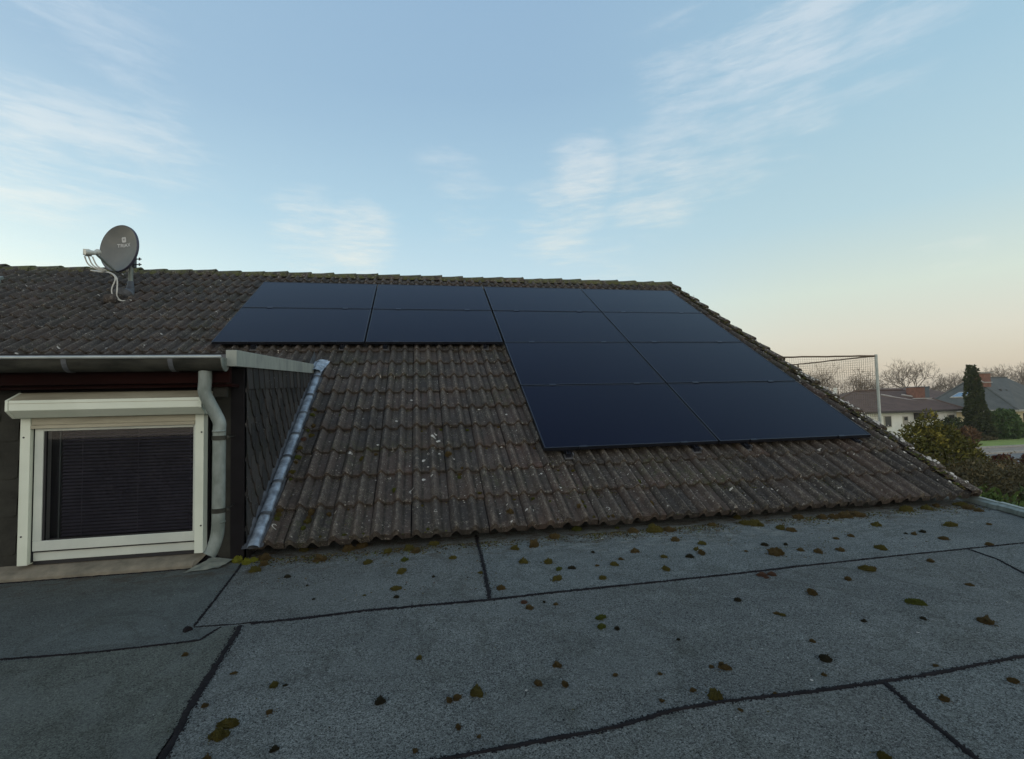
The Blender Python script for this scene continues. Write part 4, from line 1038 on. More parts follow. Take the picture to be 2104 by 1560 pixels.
RMOSS = [(-1.068,1.688,24),(-1.072,1.584,26),(-1.033,1.417,27),(-1.036,1.292,27),(-1.068,1.332,20),(-1.07,1.168,28),(-1.078,1.027,25),(-1.084,0.927,29),(-1.099,0.851,20),(-1.098,0.709,24),(-1.114,0.651,17),(-1.081,0.3,25),(-1.103,0.253,25),(-1.073,0.212,21),(-0.811,0.3,29),(-0.82,0.202,25),(-0.834,0.132,21),(0.237,0.865,32),(-0.499,0.898,29),(-0.209,0.456,27),(0.659,0.114,28),(0.455,0.376,16),(1.824,0.381,21),(1.219,0.142,23),(1.271,0.22,20),(1.274,0.165,23),(1.819,0.116,24),(3.973,0.139,26),(-0.766,1.568,14),(0.345,0.703,17)]
for _ in range(34):
    u_ = math.floor((rm.uniform(-.95, 1.6) - XL) / PIT) + rm.uniform(.55, .9); s_ = rm.choice((0, 1, 1, 2, 2, 3, 4)) * EXP - rm.uniform(.02, .10)
    RMOSS.append((XL + u_ * PIT, max(.03, s_), rm.uniform(9, 19)))
for i, (x, s, r) in enumerate(RMOSS):
    kd = 'ogb'[i % 3] if i != 5 else 'r'
    o = bpy.data.objects.new('moss_clump', PROTO[kd, i % 6]); S.collection.objects.link(o)
    if x < -1.0: x = max(x, -1.07) + .045
    o.location = RP(x, s, surf(x, s)); o.rotation_euler = (TH, 0, rm.uniform(-.6, .6)); q = r / 1000 * .95; o.scale = (q, q, q * 1.2)
    place = 'beside the zinc flashing roll on the tiles' if x < -.95 else 'lodged between the rolls of the roof tiles'
    gl = CATN[kd] + ' moss clumps ' + place
    k_ = sum(1 for j in range(i) if ('r' if j == 5 else 'ogb'[j % 3]) == kd and (RMOSS[j][0] < -.95) == (RMOSS[i][0] < -.95))
    order = sorted(j for j in range(len(RMOSS)) if ('r' if j == 5 else 'ogb'[j % 3]) == kd and (RMOSS[j][0] < -.95) == (RMOSS[i][0] < -.95))
    if x < -.95: order = sorted(order, key=lambda j: -RMOSS[j][1]); lab = CATN[kd] + ' moss clump ' + place + ', ' + (ORD[order.index(i)].replace('leftmost', 'topmost').replace('left', 'the top'))
    else: order = sorted(order, key=lambda j: RMOSS[j][0]); lab = ORD[order.index(i)] + ' ' + CATN[kd] + ' moss clump ' + place
    tag(o, lab, 'moss clump', gl)
# crumbs and debris: countless bits
mb = MB(); mats_ = [M_moss[k] for k in 'obrgd']
def crumb(mb, P0, r):
    n = 6; o = len(mb.v); mb.v.append((P0[0], P0[1], P0[2] + r * .6))
    for i in range(n):
        a = 2 * math.pi * i / n + rm.random(); q = r * rm.uniform(.55, 1.3); mb.v.append((P0[0] + math.cos(a) * q, P0[1] + math.sin(a) * q, P0[2] - .001))
    for i in range(n): mb.face(o, o + 1 + i, o + 1 + (i + 1) % n)
for i in range(6000):
    x = rm.uniform(-1.1, 4.9); y = YE - .05 - abs(rm.gauss(0, .09)) + .03; mb.mi = rm.choice((0, 1, 1, 3, 4, 4))
    if noise.noise((x * 1.7, 3, 1)) + noise.noise((x * 6, 3, 4)) * .6 < rm.uniform(-.5, .4): continue
    crumb(mb, (x, y, .0), rm.uniform(.003, .011))
for i in range(420):
    x = rm.uniform(-.8, 4.5); y = rm.uniform(.6, 3.6); mb.mi = rm.choice((0, 1, 4, 4)); crumb(mb, (x, y, .0), rm.uniform(.0015, .005))
for i in range(1700):
    x = rm.uniform(-1.15, 4.8); y = rm.uniform(2.7, 3.6); mb.mi = rm.choice((1, 1, 2, 4, 0))
    if noise.noise((x * 2, y * 3, 7)) < .12: continue
    crumb(mb, (x, y, .0), rm.uniform(.002, .008))
for i in range(900):
    c = rm.choice(MOSS); mb.mi = 'obrgd'.find(c[3]) if c[3] in 'obrgd' else 0
    a = rm.random() * 6.28; q = c[2] / 1000 * rm.uniform(.8, 2.0); crumb(mb, (c[0] + math.cos(a) * q, c[1] + math.sin(a) * q, 0), rm.uniform(.001, .004))
# debris on tiles: in the channels and the lap steps
for i in range(2300):
    x = rm.uniform(-1.05, 4.85); s = rm.uniform(0, 2.7)
    if rm.random() < .6: s = round(s / EXP) * EXP - rm.uniform(.004, .03)
    if x > .35 and s > .75: s = s % .7
    u = (x - XL) / PIT; x = XL + (math.floor(u) + rm.uniform(.55, .95)) * PIT if rm.random() < .7 else x
    if noise.noise((x * 3, s * 3, 2)) < -.1 and rm.random() < .7: continue
    s = max(s, .0); p_ = RP(x, s, surf(x, s)); mb.mi = rm.choice((0, 1, 4, 4, 3)); crumb(mb, p_, rm.uniform(.002, .009))
for i in range(1100):
    s = rm.uniform(0, 6.0); x = XR - .04 + rm.gauss(0, .035); p_ = RP(x, s, .06); mb.mi = rm.choice((0, 3, 1, 4)); crumb(mb, p_, rm.uniform(.004, .018))
build('moss_crumbs', mb, mats_, kind='stuff', label='fine brown and olive moss crumbs scattered over the felt and the tiles', cat='moss crumbs')
mb = MB()
for (x, y, r) in ((1.35, 1.55, .006), (2.4, 1.6, .007), (.35, 1.72, .005), (2.05, 1.75, .006), (-.35, 2.7, .005), (1.8, 3.0, .009), (.9, 2.1, .003), (3.1, 2.0, .006), (2.75, 1.9, .005), (-.9, 3.05, .004), (-1.0, 3.3, .004), (1.3, 3.45, .012), (-.2, 2.95, .004), (2.2, 2.9, .005), (4.2, 3.1, .009)):
    mb.poly([(x + math.cos(a) * r * rm.uniform(.5, 1.2), y + math.sin(a) * r * rm.uniform(.5, 1.2), .0025) for a in [k * .9 for k in range(7)]])
build('pale_chips', mb, M_lichen, kind='stuff', label='tiny pale lichen chips lying on the grey felt', cat='chips')

# ------------------------------------------------------------ background: goal, houses, plants, trees
rg = random.Random(11)
M_wwall = simple('white_render_wall', (.82, .82, .77), .9, c2=(.72, .72, .67), scale=1.5)
M_ywall = simple('yellow_brick_wall', (.50, .43, .26), .9, c2=(.42, .36, .21), scale=5)
M_rbrick = simple('red_brick_chimney', (.22, .105, .07), .9, c2=(.14, .07, .05), scale=4)
M_cladd = simple('grey_chimney_side', (.10, .12, .13), .7)
M_capc = simple('pale_mortar_cap', (.42, .40, .36), .9)
def roofmat(name, a, b_, rows):
    def f(t, b, co):
        sx = t.new('ShaderNodeSeparateXYZ'); t.l.new(co, sx.inputs[0])
        st = t.math('FRACT', t.math('MULTIPLY', sx.outputs[2], rows))
        c = t.mix(t.mr(t.noise(co, 1.3, 5, .65), .35, .65), a, b_)
        c = t.mix(t.math('MULTIPLY', t.mr(t.noise(co, 9, 4, .7), .4, .7), .35), c, tuple(q * 1.9 for q in a))
        base(t, b, c); bump(t, b, st, .05, .8)
    return mat(name, f, rough=.85, spec=.3)
M_rf1 = roofmat('brown_roof_tiles', (.085, .058, .048), (.125, .085, .068), 7)
M_rf2 = roofmat('slate_grey_roof_tiles', (.070, .078, .074), (.105, .112, .104), 6)
M_win = simple('dark_window', (.05, .055, .05), .2)
M_trim = simple('pale_eaves_trim', (.42, .40, .34), .6)
M_dtrim = simple('dark_eaves_trim', (.035, .03, .028), .6)
M_skyl = simple('roof_window_pane', (.20, .33, .46), .25)

def V(*a): return Vector(a)
# ball net goal
M_goal = simple('goal_post_white', (.46, .50, .45), .5, c2=(.34, .38, .34))
M_net = simple('goal_net_cord', (.20, .155, .10), .8)
M_goald = simple('goal_bar_brown', (.14, .10, .06), .7)
A, B, C_ = V(9.24, 8.40, 1.82), V(5.2, 9.14, 1.86), V(9.42, 10.71, 1.84)
D_ = C_ + (B - A)
goal = empty('goal_frame', (9.24, 8.40, GZ), 'tall white goal frame with fine brown net standing behind the tiled verge', 'goal')
mb = MB(); mb.tube([V(A.x, A.y, GZ), A + V(0, 0, .03)], .027, 12); build('post', mb, M_goal, goal, smooth='auto')
mb = MB(); mb.tube([V(B.x, B.y, GZ), B], .034, 12); build('post', mb, M_goal, goal, smooth='auto')
for p_ in (C_, D_):
    mb = MB(); mb.tube([V(p_.x, p_.y, GZ), p_], .018, 8); build('rear_post', mb, M_goald, goal)
def rope(a, b_, r, m_, name, sag=.0):
    mb = MB(); n = 24; mb.tube([a.lerp(b_, k / n) + V(0, 0, -sag * math.sin(math.pi * k / n) + .006 * rg.uniform(-1, 1)) for k in range(n + 1)], r, 6); return build(name, mb, m_, goal)
rope(A, B, .018, M_goald, 'crossbar'); rope(A, C_, .016, M_goald, 'top_side_bar'); rope(C_, D_, .016, M_goald, 'rear_bar'); rope(B, D_, .016, M_goald, 'top_side_bar')
def netm(a, b_, zb, cell=.052):
    mb = MB(); L = (b_ - a); n = int(L.length / cell); d = L.normalized(); nr = V(-d.y, d.x, 0); w_ = .0016
    def pt(u, z):
        q = a + L * u; bulge = .07 * math.sin(math.pi * u) * math.sin(math.pi * min(1, max(0, (q.z - z) / (q.z - zb)))) + .02 * noise.noise((u * 6, z * 1.5, 3))
        return V(q.x, q.y, min(z, q.z)) + nr * bulge
    nz = 40
    for i in range(n + 1):
        u = i / n; mb.tube([pt(u + .25 / n * noise.noise((u * 9, k * .3, 1)), a.z - (a.z - zb) * k / nz) for k in range(nz + 1)], w_, 3, caps=False)
    z = a.z
    while z > zb:
        mb.tube([pt(k / 24, z + .012 * noise.noise((k * .3, z * 3, 8))) for k in range(25)], w_, 3, caps=False); z -= cell
    return mb
nb = netm(A, B, -.4, .046); nb2 = netm(A, C_, -.4, .05); o_ = len(nb.v); nb.v += nb2.v
for f in nb2.f: nb.face(*[i + o_ for i in f])
nb3 = netm(C_, D_, -.2, .08); o_ = len(nb.v); nb.v += nb3.v
for f in nb3.f: nb.face(*[i + o_ for i in f])
build('net', nb, M_net, goal)

# white bungalow
def wall(mb, a, b_, z0, z1, t=.3):
    a, b_ = V(*a, 0), V(*b_, 0); d = (b_ - a).normalized(); n = V(-d.y, d.x, 0) * t
    q = [a, b_, b_ + n, a + n]
    mb.add([(p_.x, p_.y, z0) for p_ in q] + [(p_.x, p_.y, z1) for p_ in q], [(0, 3, 2, 1), (4, 5, 6, 7), (0, 1, 5, 4), (1, 2, 6, 5), (2, 3, 7, 6), (3, 0, 4, 7)])
h1 = empty('bungalow', (37, 35, GZ), 'white bungalow with low brown tiled hip roof and a brick chimney', 'house')
dx = V(.989, -.1466, 0); dy = V(.1466, .989, 0); O1 = V(31.0, 33.85, 0)
def H1(u, v, z): p_ = O1 + dx * u + dy * v; return (p_.x, p_.y, z)
ZEV = -.32
mb = MB()
for (a, b_) in (((0, .5), (12.35, .5)), ((12.35, .5), (12.35, 8.4)), ((0.3, 8.4), (12.3, 8.4)), ((.3, .8), (.3, 8.1))):
    mb.add([H1(*a, GZ), H1(*b_, GZ), H1(*b_, ZEV + .05), H1(*a, ZEV + .05)], [(0, 1, 2, 3)])
build('wall', mb, M_wwall, h1)
mb = MB(); RZ1 = 1.42
c0, c1, c2, c3 = H1(-.2, -.1, ZEV), H1(12.65, -.1, ZEV + .06), H1(12.65, 9, ZEV + .06), H1(-.2, 9, ZEV)
r0, r1 = H1(6.7, 4.3, RZ1), H1(11.2, 4.3, RZ1)
mb.add([c0, c1, c2, c3, r0, r1], [(0, 1, 5, 4), (1, 2, 5), (2, 3, 4, 5), (3, 0, 4), (3, 2, 1, 0)])
rf = build('roof', mb, M_rf1, h1)
mb = MB(); mb.tube([H1(6.7, 4.3, RZ1 + .03), H1(11.2, 4.3, RZ1 + .03)], .09, 6); mb.tube([r1, c1], .08, 6); mb.tube([r0, c0], .08, 6); build('ridge_tiles', mb, M_rf1, rf)
mb = MB()
a, b_ = V(*c0), V(*c1); q = [a, b_, b_ + V(0, 0, -.16), a + V(0, 0, -.16)]
mb.add([p_ + V(0, -.02, .01) for p_ in q] + [p_ + V(.02, .14, .01) for p_ in q], [(0, 3, 2, 1), (0, 1, 5, 4), (3, 7, 6, 2), (1, 2, 6, 5), (0, 4, 7, 3), (4, 5, 6, 7)])
build('eaves_trim', mb, M_dtrim, rf)
mb = MB()
def H1box(mb, u0, u1, v0, v1, z0, z1):
    mb.add([H1(u, v, z) for z in (z0, z1) for (u, v) in ((u0, v0), (u1, v0), (u1, v1), (u0, v1))],
           [(0, 3, 2, 1), (4, 5, 6, 7), (0, 1, 5, 4), (1, 2, 6, 5), (2, 3, 7, 6), (3, 0, 4, 7)])
mb = MB(); H1box(mb, 10.65, 11.45, 2.3, 3.3, .3, 1.62); ch = build('chimney', mb, M_rbrick, rf)
mb = MB(); H1box(mb, 11.4505, 11.85, 2.3, 3.3, .3, 1.62); H1box(mb, 10.6, 11.9, 2.25, 3.35, 1.621, 1.68); build('chimney_cladding', mb, M_cladd, rf)
mb = MB(); H1box(mb, 10.3, 11.9, 2.1, 2.299, .62, .70); build('chimney_flashing', mb, M_capc, rf)
for (u, v, z) in ((8.3, 3.24, 1.02), (10.04, 3.11, .98)):
    mb = MB(); a = V(*H1(u, v, z + .05)); d = V(.55, -.50, -.19)
    mb.tube([a, a + d], .075, 6); mb.tube([a + d, a + d * 3.4], .045, 6); build('snow_guard_strip', mb, M_capc, rf)
for (u0, u1, z0, z1) in ((3.4, 4.4, -1.7, -.75), (6.15, 6.75, -1.6, -.68), (7.75, 8.15, -1.42, -.76), (11.55, 12.1, -1.15, -.7)):
    mb = MB(); H1box(mb, u0, u1, .42, .499, z0, z1); wn = build('window', mb, M_trim, h1)
    mb = MB(); H1box(mb, u0 + .06, u1 - .06, .405, .419, z0 + (.5 * (z1 - z0) if u0 == 7.75 else .06), z1 - .06); build('pane', mb, M_win, wn)
mb = MB(); H1box(mb, 8.7, 9.9, -.35, .499, -1.02, -.50); build('porch_canopy', mb, M_dtrim, h1)
mb = MB(); mb.tube([(30.25, 30.93, GZ), (30.25, 30.93, 1.64)], .11, 8)
tag(build('flue_pipe', mb, M_wwall, loc=(30.25, 30.93, GZ)), 'thin white flue pipe seen through the goal net above the verge', 'flue pipe')

# grey roofed yellow house
h2 = empty('hipped_house', (58, 41, GZ), 'yellow brick house with big grey hipped roof and two skylights behind the hedge', 'house')
ZE2 = -.66
q1, q2, q3, q4 = V(50.2, 41.6, ZE2), V(54.35, 35.55, ZE2), V(69.0, 40.3, ZE2), V(64.8, 46.5, ZE2)
e1, e2 = V(57.0, 41.0, 2.62), V(63.2, 42.2, 2.62)
mb = MB(); mb.add([q1, q2, q3, q4, e1, e2], [(0, 1, 4), (1, 2, 5, 4), (2, 3, 5), (3, 0, 4, 5), (3, 2, 1, 0)]); rf2 = build('roof', mb, M_rf2, h2)
mb = MB(); cen = (q1 + q2 + q3 + q4) / 4
w_ = [cen + (q - cen) * .93 for q in (q1, q2, q3, q4)]
mb.add([V(q.x, q.y, GZ) for q in w_] + [V(q.x, q.y, ZE2) for q in w_], [(0, 1, 5, 4), (1, 2, 6, 5), (2, 3, 7, 6), (3, 0, 4, 7)]); build('wall', mb, M_ywall, h2)
mb = MB()
for a, b_ in ((q1, q2), (q2, q3)):
    d = (b_ - a).normalized(); n = V(d.y, -d.x, 0) * .05
    q = [a + n, b_ + n, b_ - n, a - n]; mb.add([(p_.x, p_.y, ZE2 - .14) for p_ in q] + [(p_.x, p_.y, ZE2 + .03) for p_ in q], [(0, 3, 2, 1), (4, 5, 6, 7), (0, 1, 5, 4), (1, 2, 6, 5), (2, 3, 7, 6), (3, 0, 4, 7)])
build('eaves_trim', mb, M_trim, rf2)
mb = MB(); mb.tube([e1, q2], .09, 6); mb.tube([e1, e2], .1, 6); mb.tube([e1, q1], .09, 6); build('ridge_tiles', mb, M_rf2, rf2)
def onpl(a, b_, c, u, v, h): 
    d = b_ - a; n = d.cross(c - a).normalized(); 
    if n.z < 0: n = -n
    return a + d * u + (c - a) * v + n * h
for (a, b_, c, u0, u1, v0, v1) in ((q1, q2, e1, .14, .28, .36, .52), (q2, q3, e1, .36, .42, .48, .60)):
    mb = MB(); o = [onpl(a, b_, c, u, v, h) for h in (.02, .12) for (u, v) in ((u0, v0), (u1, v0), (u1, v1), (u0, v1))]
    mb.add(o, [(4, 5, 6, 7), (0, 1, 5, 4), (1, 2, 6, 5), (2, 3, 7, 6), (3, 0, 4, 7)]); sk = build('skylight', mb, M_trim, h2)
    mb = MB(); mb.poly([onpl(a, b_, c, u, v, .125) for (u, v) in ((u0 + .012, v0 + .02), (u1 - .012, v0 + .02), (u1 - .012, v1 - .02), (u0 + .012, v1 - .02))]); build('pane', mb, M_skyl, sk)
for (u, v) in ((.12, .52), (.20, .50)):
    mb = MB(); a = onpl(q2, q3, e1, u, v, 0); mb.tube([a, a + V(0, 0, .3)], .13, 8, rs=[.14, .10]); build('vent_cowl', mb, M_dtrim, rf2)
mb = MB(); cc = V(56.2, 39.6, 0); mb.box((cc.x - .45, cc.y - .45, 1.6), (cc.x + .45, cc.y + .45, 2.95)); ch = build('chimney', mb, M_rbrick, rf2)
mb = MB(); mb.box((cc.x - .6, cc.y - .6, 3.02), (cc.x + .6, cc.y + .6, 3.10)); mb.box((cc.x - .5, cc.y - .5, 2.951), (cc.x + .5, cc.y + .5, 3.0)); build('chimney_cap', mb, M_capc, ch)
mb = MB(); mb.tube([(cc.x - 1.3, cc.y - .46, 2.42), (cc.x - .5, cc.y - .5, 2.05), (cc.x + .5, cc.y - .5, 2.05)], .06, 6); build('chimney_flashing', mb, M_capc, rf2)
d = (q3 - q2).normalized()
for s0, s1 in ((1.55, 2.6), (4.2, 5.4)):
    a = w_[1] + d * s0; b_ = w_[1] + d * s1; n = V(d.y, -d.x, 0) * .03
    mb = MB(); mb.add([(a + n).xy.to_3d() + V(0, 0, -2.1), (b_ + n).xy.to_3d() + V(0, 0, -2.1), (b_ + n).xy.to_3d() + V(0, 0, -1.0), (a + n).xy.to_3d() + V(0, 0, -1.0),
        a.xy.to_3d() + V(0, 0, -2.1), b_.xy.to_3d() + V(0, 0, -2.1), b_.xy.to_3d() + V(0, 0, -1.0), a.xy.to_3d() + V(0, 0, -1.0)], [(0, 1, 2, 3), (0, 4, 5, 1), (1, 5, 6, 2), (2, 6, 7, 3), (3, 7, 4, 0)])
    wn = build('window', mb, M_win, h2)
    mb = MB(); mb.tube([a + n * 1.3 + V(0, 0, -a.z - 2.13), b_ + n * 1.3 + V(0, 0, -b_.z - 2.13)], .05, 4); mb.tube([a.lerp(b_, .5) + n * 1.4 + V(0, 0, -a.z - 2.1), a.lerp(b_, .5) + n * 1.4 + V(0, 0, -a.z - 1.0)], .03, 4); build('window_frame', mb, M_trim, wn)
# far low roof between the houses
h3 = empty('far_house', (60, 52, GZ), 'distant low house with reddish roof between the two nearer roofs', 'house')
mb = MB(); mb.box((56, 50, GZ), (68, 57, .4)); build('wall', mb, M_wwall, h3)
mb = MB(); mb.add([(55.4, 49.4, .3), (68.6, 49.4, .3), (68.6, 57.6, .3), (55.4, 57.6, .3), (58, 53.5, 1.9), (66, 53.5, 1.9)], [(0, 1, 5, 4), (1, 2, 5), (2, 3, 4, 5), (3, 0, 4), (3, 2, 1, 0)]); build('roof', mb, M_rf1, h3)

# plants
def leafmat(name, a, b_, c_, sc=1.2):
    def f(t, b, co):
        tn = tint(t); n = t.noise(co, sc, 4, .6)
        c = t.mix(t.math('ADD', t.math('MULTIPLY', tn, .6), t.math('MULTIPLY', n, .4)), a, b_)
        c = t.mix(t.math('MULTIPLY', t.math('GREATER_THAN', tn, .86), t.mr(n, .4, .6)), c, c_)
        base(t, b, c)
    return mat(name, f, rough=.8, spec=.2)
L_gold = leafmat('golden_green_foliage', (.034, .042, .010), (.14, .125, .022), (.30, .25, .045), 1.6)
L_dark = leafmat('dark_conifer_foliage', (.020, .030, .010), (.050, .064, .018), (.08, .085, .024), .9)
L_hedge = leafmat('hedge_foliage', (.036, .066, .020), (.086, .142, .042), (.14, .18, .05), 1.2)
L_low = leafmat('brownish_shrub_foliage', (.040, .036, .016), (.095, .078, .034), (.17, .125, .06), 1.0)
L_low2 = leafmat('fresh_green_foliage', (.030, .052, .012), (.090, .135, .028), (.17, .22, .045), 1.4)
L_red = leafmat('reddish_foliage', (.050, .018, .012), (.105, .036, .022), (.14, .06, .035), 2)
L_rust = leafmat('rusty_foliage', (.070, .035, .015), (.14, .075, .03), (.18, .11, .05), 2)
M_bark = simple('grey_brown_bark', (.11, .09, .068), .9, c2=(.07, .058, .045), scale=3)
M_twig = simple('winter_twigs', (.20, .16, .115), .9, c2=(.15, .12, .09), scale=1)  # twig colour lightened so the trees look pale, haze put into the colour
def foliage(blobs, n, size, rnd, core=.5, droop=0., stretch=1.6):
    """leaf sprays scattered through a few ellipsoids (centre, radii)"""
    mb = MB(); wts = [b_[1][0] * b_[1][1] * b_[1][2] for b_ in blobs]
    for _ in range(n):
        c, r = rnd.choices(blobs, wts)[0]
        while True:
            d = V(rnd.gauss(0, 1), rnd.gauss(0, 1), rnd.gauss(0, 1)).normalized()
            k = 1 + .30 * noise.noise(d * 2.3 + V(*c)) + .16 * noise.noise(d * 6 + V(*c))
            q = rnd.uniform(core, 1) ** .6 * k; break
        p_ = V(c[0] + d.x * r[0] * q, c[1] + d.y * r[1] * q, c[2] + d.z * r[2] * q)
        if noise.noise(p_ * (1.1 / max(.25, min(r)))) < -.34: continue
        s_ = size * rnd.uniform(.6, 1.35)
        a = (d * .8 + V(rnd.uniform(-1, 1), rnd.uniform(-1, 1), rnd.uniform(-.6, 1) - droop)).normalized()
        b_ = a.cross(V(rnd.uniform(-1, 1), rnd.uniform(-1, 1), rnd.uniform(-1, 1))).normalized()
        mb.col = min(1, max(0, .5 + .45 * noise.noise(p_ * 1.9) + rnd.uniform(-.35, .4)))
        a *= s_ * stretch * .5; b_ *= s_ * .42
        mb.add([p_ - a, p_ + b_ * .8 - a * .1, p_ + a, p_ - b_ * .8 + a * .1], [(0, 1, 2, 3)])
    return mb
def moved(blobs, off, k=1.045):
    return [((c[0] + off[0], c[1] + off[1], GZ + (c[2] - GZ) * k * .93), tuple(q * k for q in r)) for c, r in blobs]
def plant(name, loc, blobs, n, size, m_, label, cat, stems=3, group=None, seed=1, core=.45, stretch=1.6, off=None):
    if off: blobs = moved(blobs, off, 1.07 if name == 'columnar_conifer' else 1.045); loc = (loc[0] + off[0], loc[1] + off[1], loc[2])
    rnd = random.Random(seed); t = empty(name, loc, label, cat, group)
    build('foliage', foliage(blobs, n, size, rnd, core, stretch=stretch), m_, t)
    mb = MB()
    for k in range(stems):
        c, r = blobs[k % len(blobs)]
        top = V(c[0] + rnd.uniform(-.3, .3) * r[0], c[1], c[2] + r[2] * .4); b0 = V(loc[0] + rnd.uniform(-.1, .1), loc[1], loc[2])
        mb.tube([b0, b0.lerp(top, .5) + V(rnd.uniform(-.1, .1), 0, 0), top], .05, 6, rs=[.06, .04, .015])
    build('stem', mb, M_bark, t); return t
plant('golden_shrub', (15.6, 12.5, GZ), [((15.75, 12.45, -1.75), (1.15, 1.1, 1.0)), ((15.65, 12.5, -1.0), (.95, .95, .85)), ((15.35, 12.6, -.45), (.62, .65, .60)), ((15.45, 12.45, .02), (.34, .38, .46)), ((16.25, 12.2, -1.1), (.65, .7, .75)), ((14.95, 12.5, -1.0), (.55, .6, .6)), ((15.95, 12.3, -.35), (.36, .4, .42))],
      24000, .075, L_gold, 'bushy golden green conifer shrub standing right behind the tiled verge', 'shrub', seed=2)
plant('columnar_conifer', (42.0, 29.9, GZ), [((41.9, 29.9, -1.9), (.82, .9, 1.2)), ((41.8, 29.9, -.6), (.70, .75, 1.3)), ((41.68, 29.9, .7), (.56, .60, 1.3)), ((41.62, 29.9, 1.9), (.46, .46, 1.0)), ((41.5, 29.85, 2.7), (.34, .34, .55)), ((41.85, 29.8, 2.75), (.26, .26, .3))],
      15000, .13, L_dark, 'tall dark columnar conifer standing between white bungalow and grey roofed house', 'conifer', seed=4, core=.7, off=(1.75, 1.35))
plant('round_hedge', (44.2, 29.6, GZ), [((43.3, 29.8, -1.8), (.8, 1.0, 1.25)), ((44.2, 29.6, -1.7), (.95, 1.0, 1.2)), ((43.8, 29.6, -1.2), (1.1, 1.0, .85))], 9000, .16, L_hedge, 'dense clipped green hedge to the right of the tall conifer', 'hedge', seed=5, core=.75, off=(1.75, 1.35))
plant('low_hedge', (46.6, 29.8, GZ), [((46.4, 29.9, -2.3), (1.0, .8, .7)), ((47.8, 29.9, -2.35), (1.0, .8, .65))], 3500, .16, L_hedge, 'low green hedge on the lawn edge below the yellow wall', 'hedge', seed=6, off=(1.75, 1.35))
plant('dark_shrub', (40.6, 30.9, GZ), [((40.5, 30.9, -1.7), (.9, .7, .9)), ((39.6, 31.2, -1.9), (.8, .7, .8))], 3000, .15, L_dark, 'dark evergreen shrub against the right part of the white wall', 'shrub', seed=7)
plant('rusty_shrub', (38.3, 28.2, GZ), [((38.35, 28.2, -2.1), (.75, .6, .75)), ((38.0, 28.0, -2.3), (.6, .5, .5))], 2200, .14, L_rust, 'small rusty brown shrub behind the golden green one', 'shrub', seed=8)
plant('flower_bed_plants', (41.2, 29.2, GZ), [((41.0, 29.2, -2.55), (1.4, .5, .22))], 1500, .13, L_low, 'low brown planting at the foot of the tall conifer', 'planting', seed=9, off=(1.75, 1.35))
plant('red_dome_bush', (19.85, 13.5, GZ), [((19.85, 13.55, -1.75), (.42, .4, .60))], 3600, .06, L_red, 'small round red brown bush beside the road, the fuller of the two', 'shrub', seed=10, core=.8, group='round red bushes by the road')
plant('red_dome_bush', (20.9, 13.3, GZ), [((20.95, 13.3, -1.68), (.40, .4, .62))], 3300, .06, L_red, 'round red brown bush cut by the right edge of the photo', 'shrub', seed=12, core=.8, group='round red bushes by the road')
rs_ = random.Random(21)
for i, (c, r, m_, lab) in enumerate([((11.3, 8.6, -1.35), (1.3, 1.0, .95), L_low, 'brownish shrub in the garden just beyond the eave corner'),
      ((13.6, 9.6, -1.55), (1.5, 1.1, .95), L_low, 'brown green shrub behind the others, below the road'),
      ((11.9, 7.0, -1.75), (1.0, .9, .95), L_low2, 'bright green shrub at the right edge near the roof trim'),
      ((9.5, 6.9, -1.7), (1.0, .9, 1.0), L_low2, 'green shrub directly behind the eave corner'),
      ((13.2, 7.6, -1.6), (1.2, 1.0, .95), L_low2, 'green leafy shrub at the right edge below the red dome bushes'),
      ((14.8, 10.4, -1.75), (1.3, 1.0, .85), L_low, 'reddish brown shrub in front of the golden conifer'),
      ((16.9, 11.4, -1.95), (1.3, 1.0, .75), L_low, 'low brown shrub in front of the red dome bushes'),
      ((9.9, 5.4, -2.0), (.9, .9, .9), L_low2, 'dark green shrub below the metal roof trim'),
      ((18.6, 11.4, -1.9), (1.3, .9, .75), L_low, 'brown twiggy shrub by the right edge in front of the road')]):
    bl = [(c, r)] + [((c[0] + rs_.uniform(-.6, .6) * r[0], c[1] + rs_.uniform(-.5, .5), c[2] + rs_.uniform(.0, .5) * r[2]), tuple(q * rs_.uniform(.4, .6) for q in r)) for _ in range(4)]
    plant('garden_shrub', (c[0], c[1], GZ), bl, 5200, .07 if m_ is L_low2 else .055, m_, lab, 'shrub', seed=30 + i, group='garden shrubs beyond the roof edge', core=.6)

# bare winter trees
def bare(rnd, H, spread, levels=6, tw=.02):
    tr, cr = MB(), MB()
    def grow(p_, d, L, r, lv):
        n = 3; pts = [p_]; q = p_.copy(); dd = d.copy()
        for k in range(n):
            dd = (dd + V(rnd.uniform(-1, 1), rnd.uniform(-1, 1), rnd.uniform(-.3, .6)) * .16).normalized(); q = q + dd * L / n; pts.append(q)
        mb = tr if lv == 0 else cr
        mb.tube(pts, r, 6 if lv == 0 else 3, caps=False, rs=[r, r * .88, r * .76, r * .62])
        if lv >= levels: return
        kk = rnd.choice((3, 4)) if lv < 3 else 3
        for k in range(kk):
            a = 2 * math.pi * (k + rnd.random() * .7) / kk
            side = dd.cross(V(math.cos(a), math.sin(a), .3)).normalized()
            nd = (dd * rnd.uniform(.55, 1.0) + side * spread * rnd.uniform(.55, 1.1) + V(0, 0, .10)).normalized()
            grow(pts[rnd.choice((2, 3, 3))], nd, L * rnd.uniform(.62, .82), max(r * .56, tw), lv + 1)
    grow(V(0, 0, 0), V(0, 0, 1), H * .24, H * .020, 0); return tr, cr
protos = []
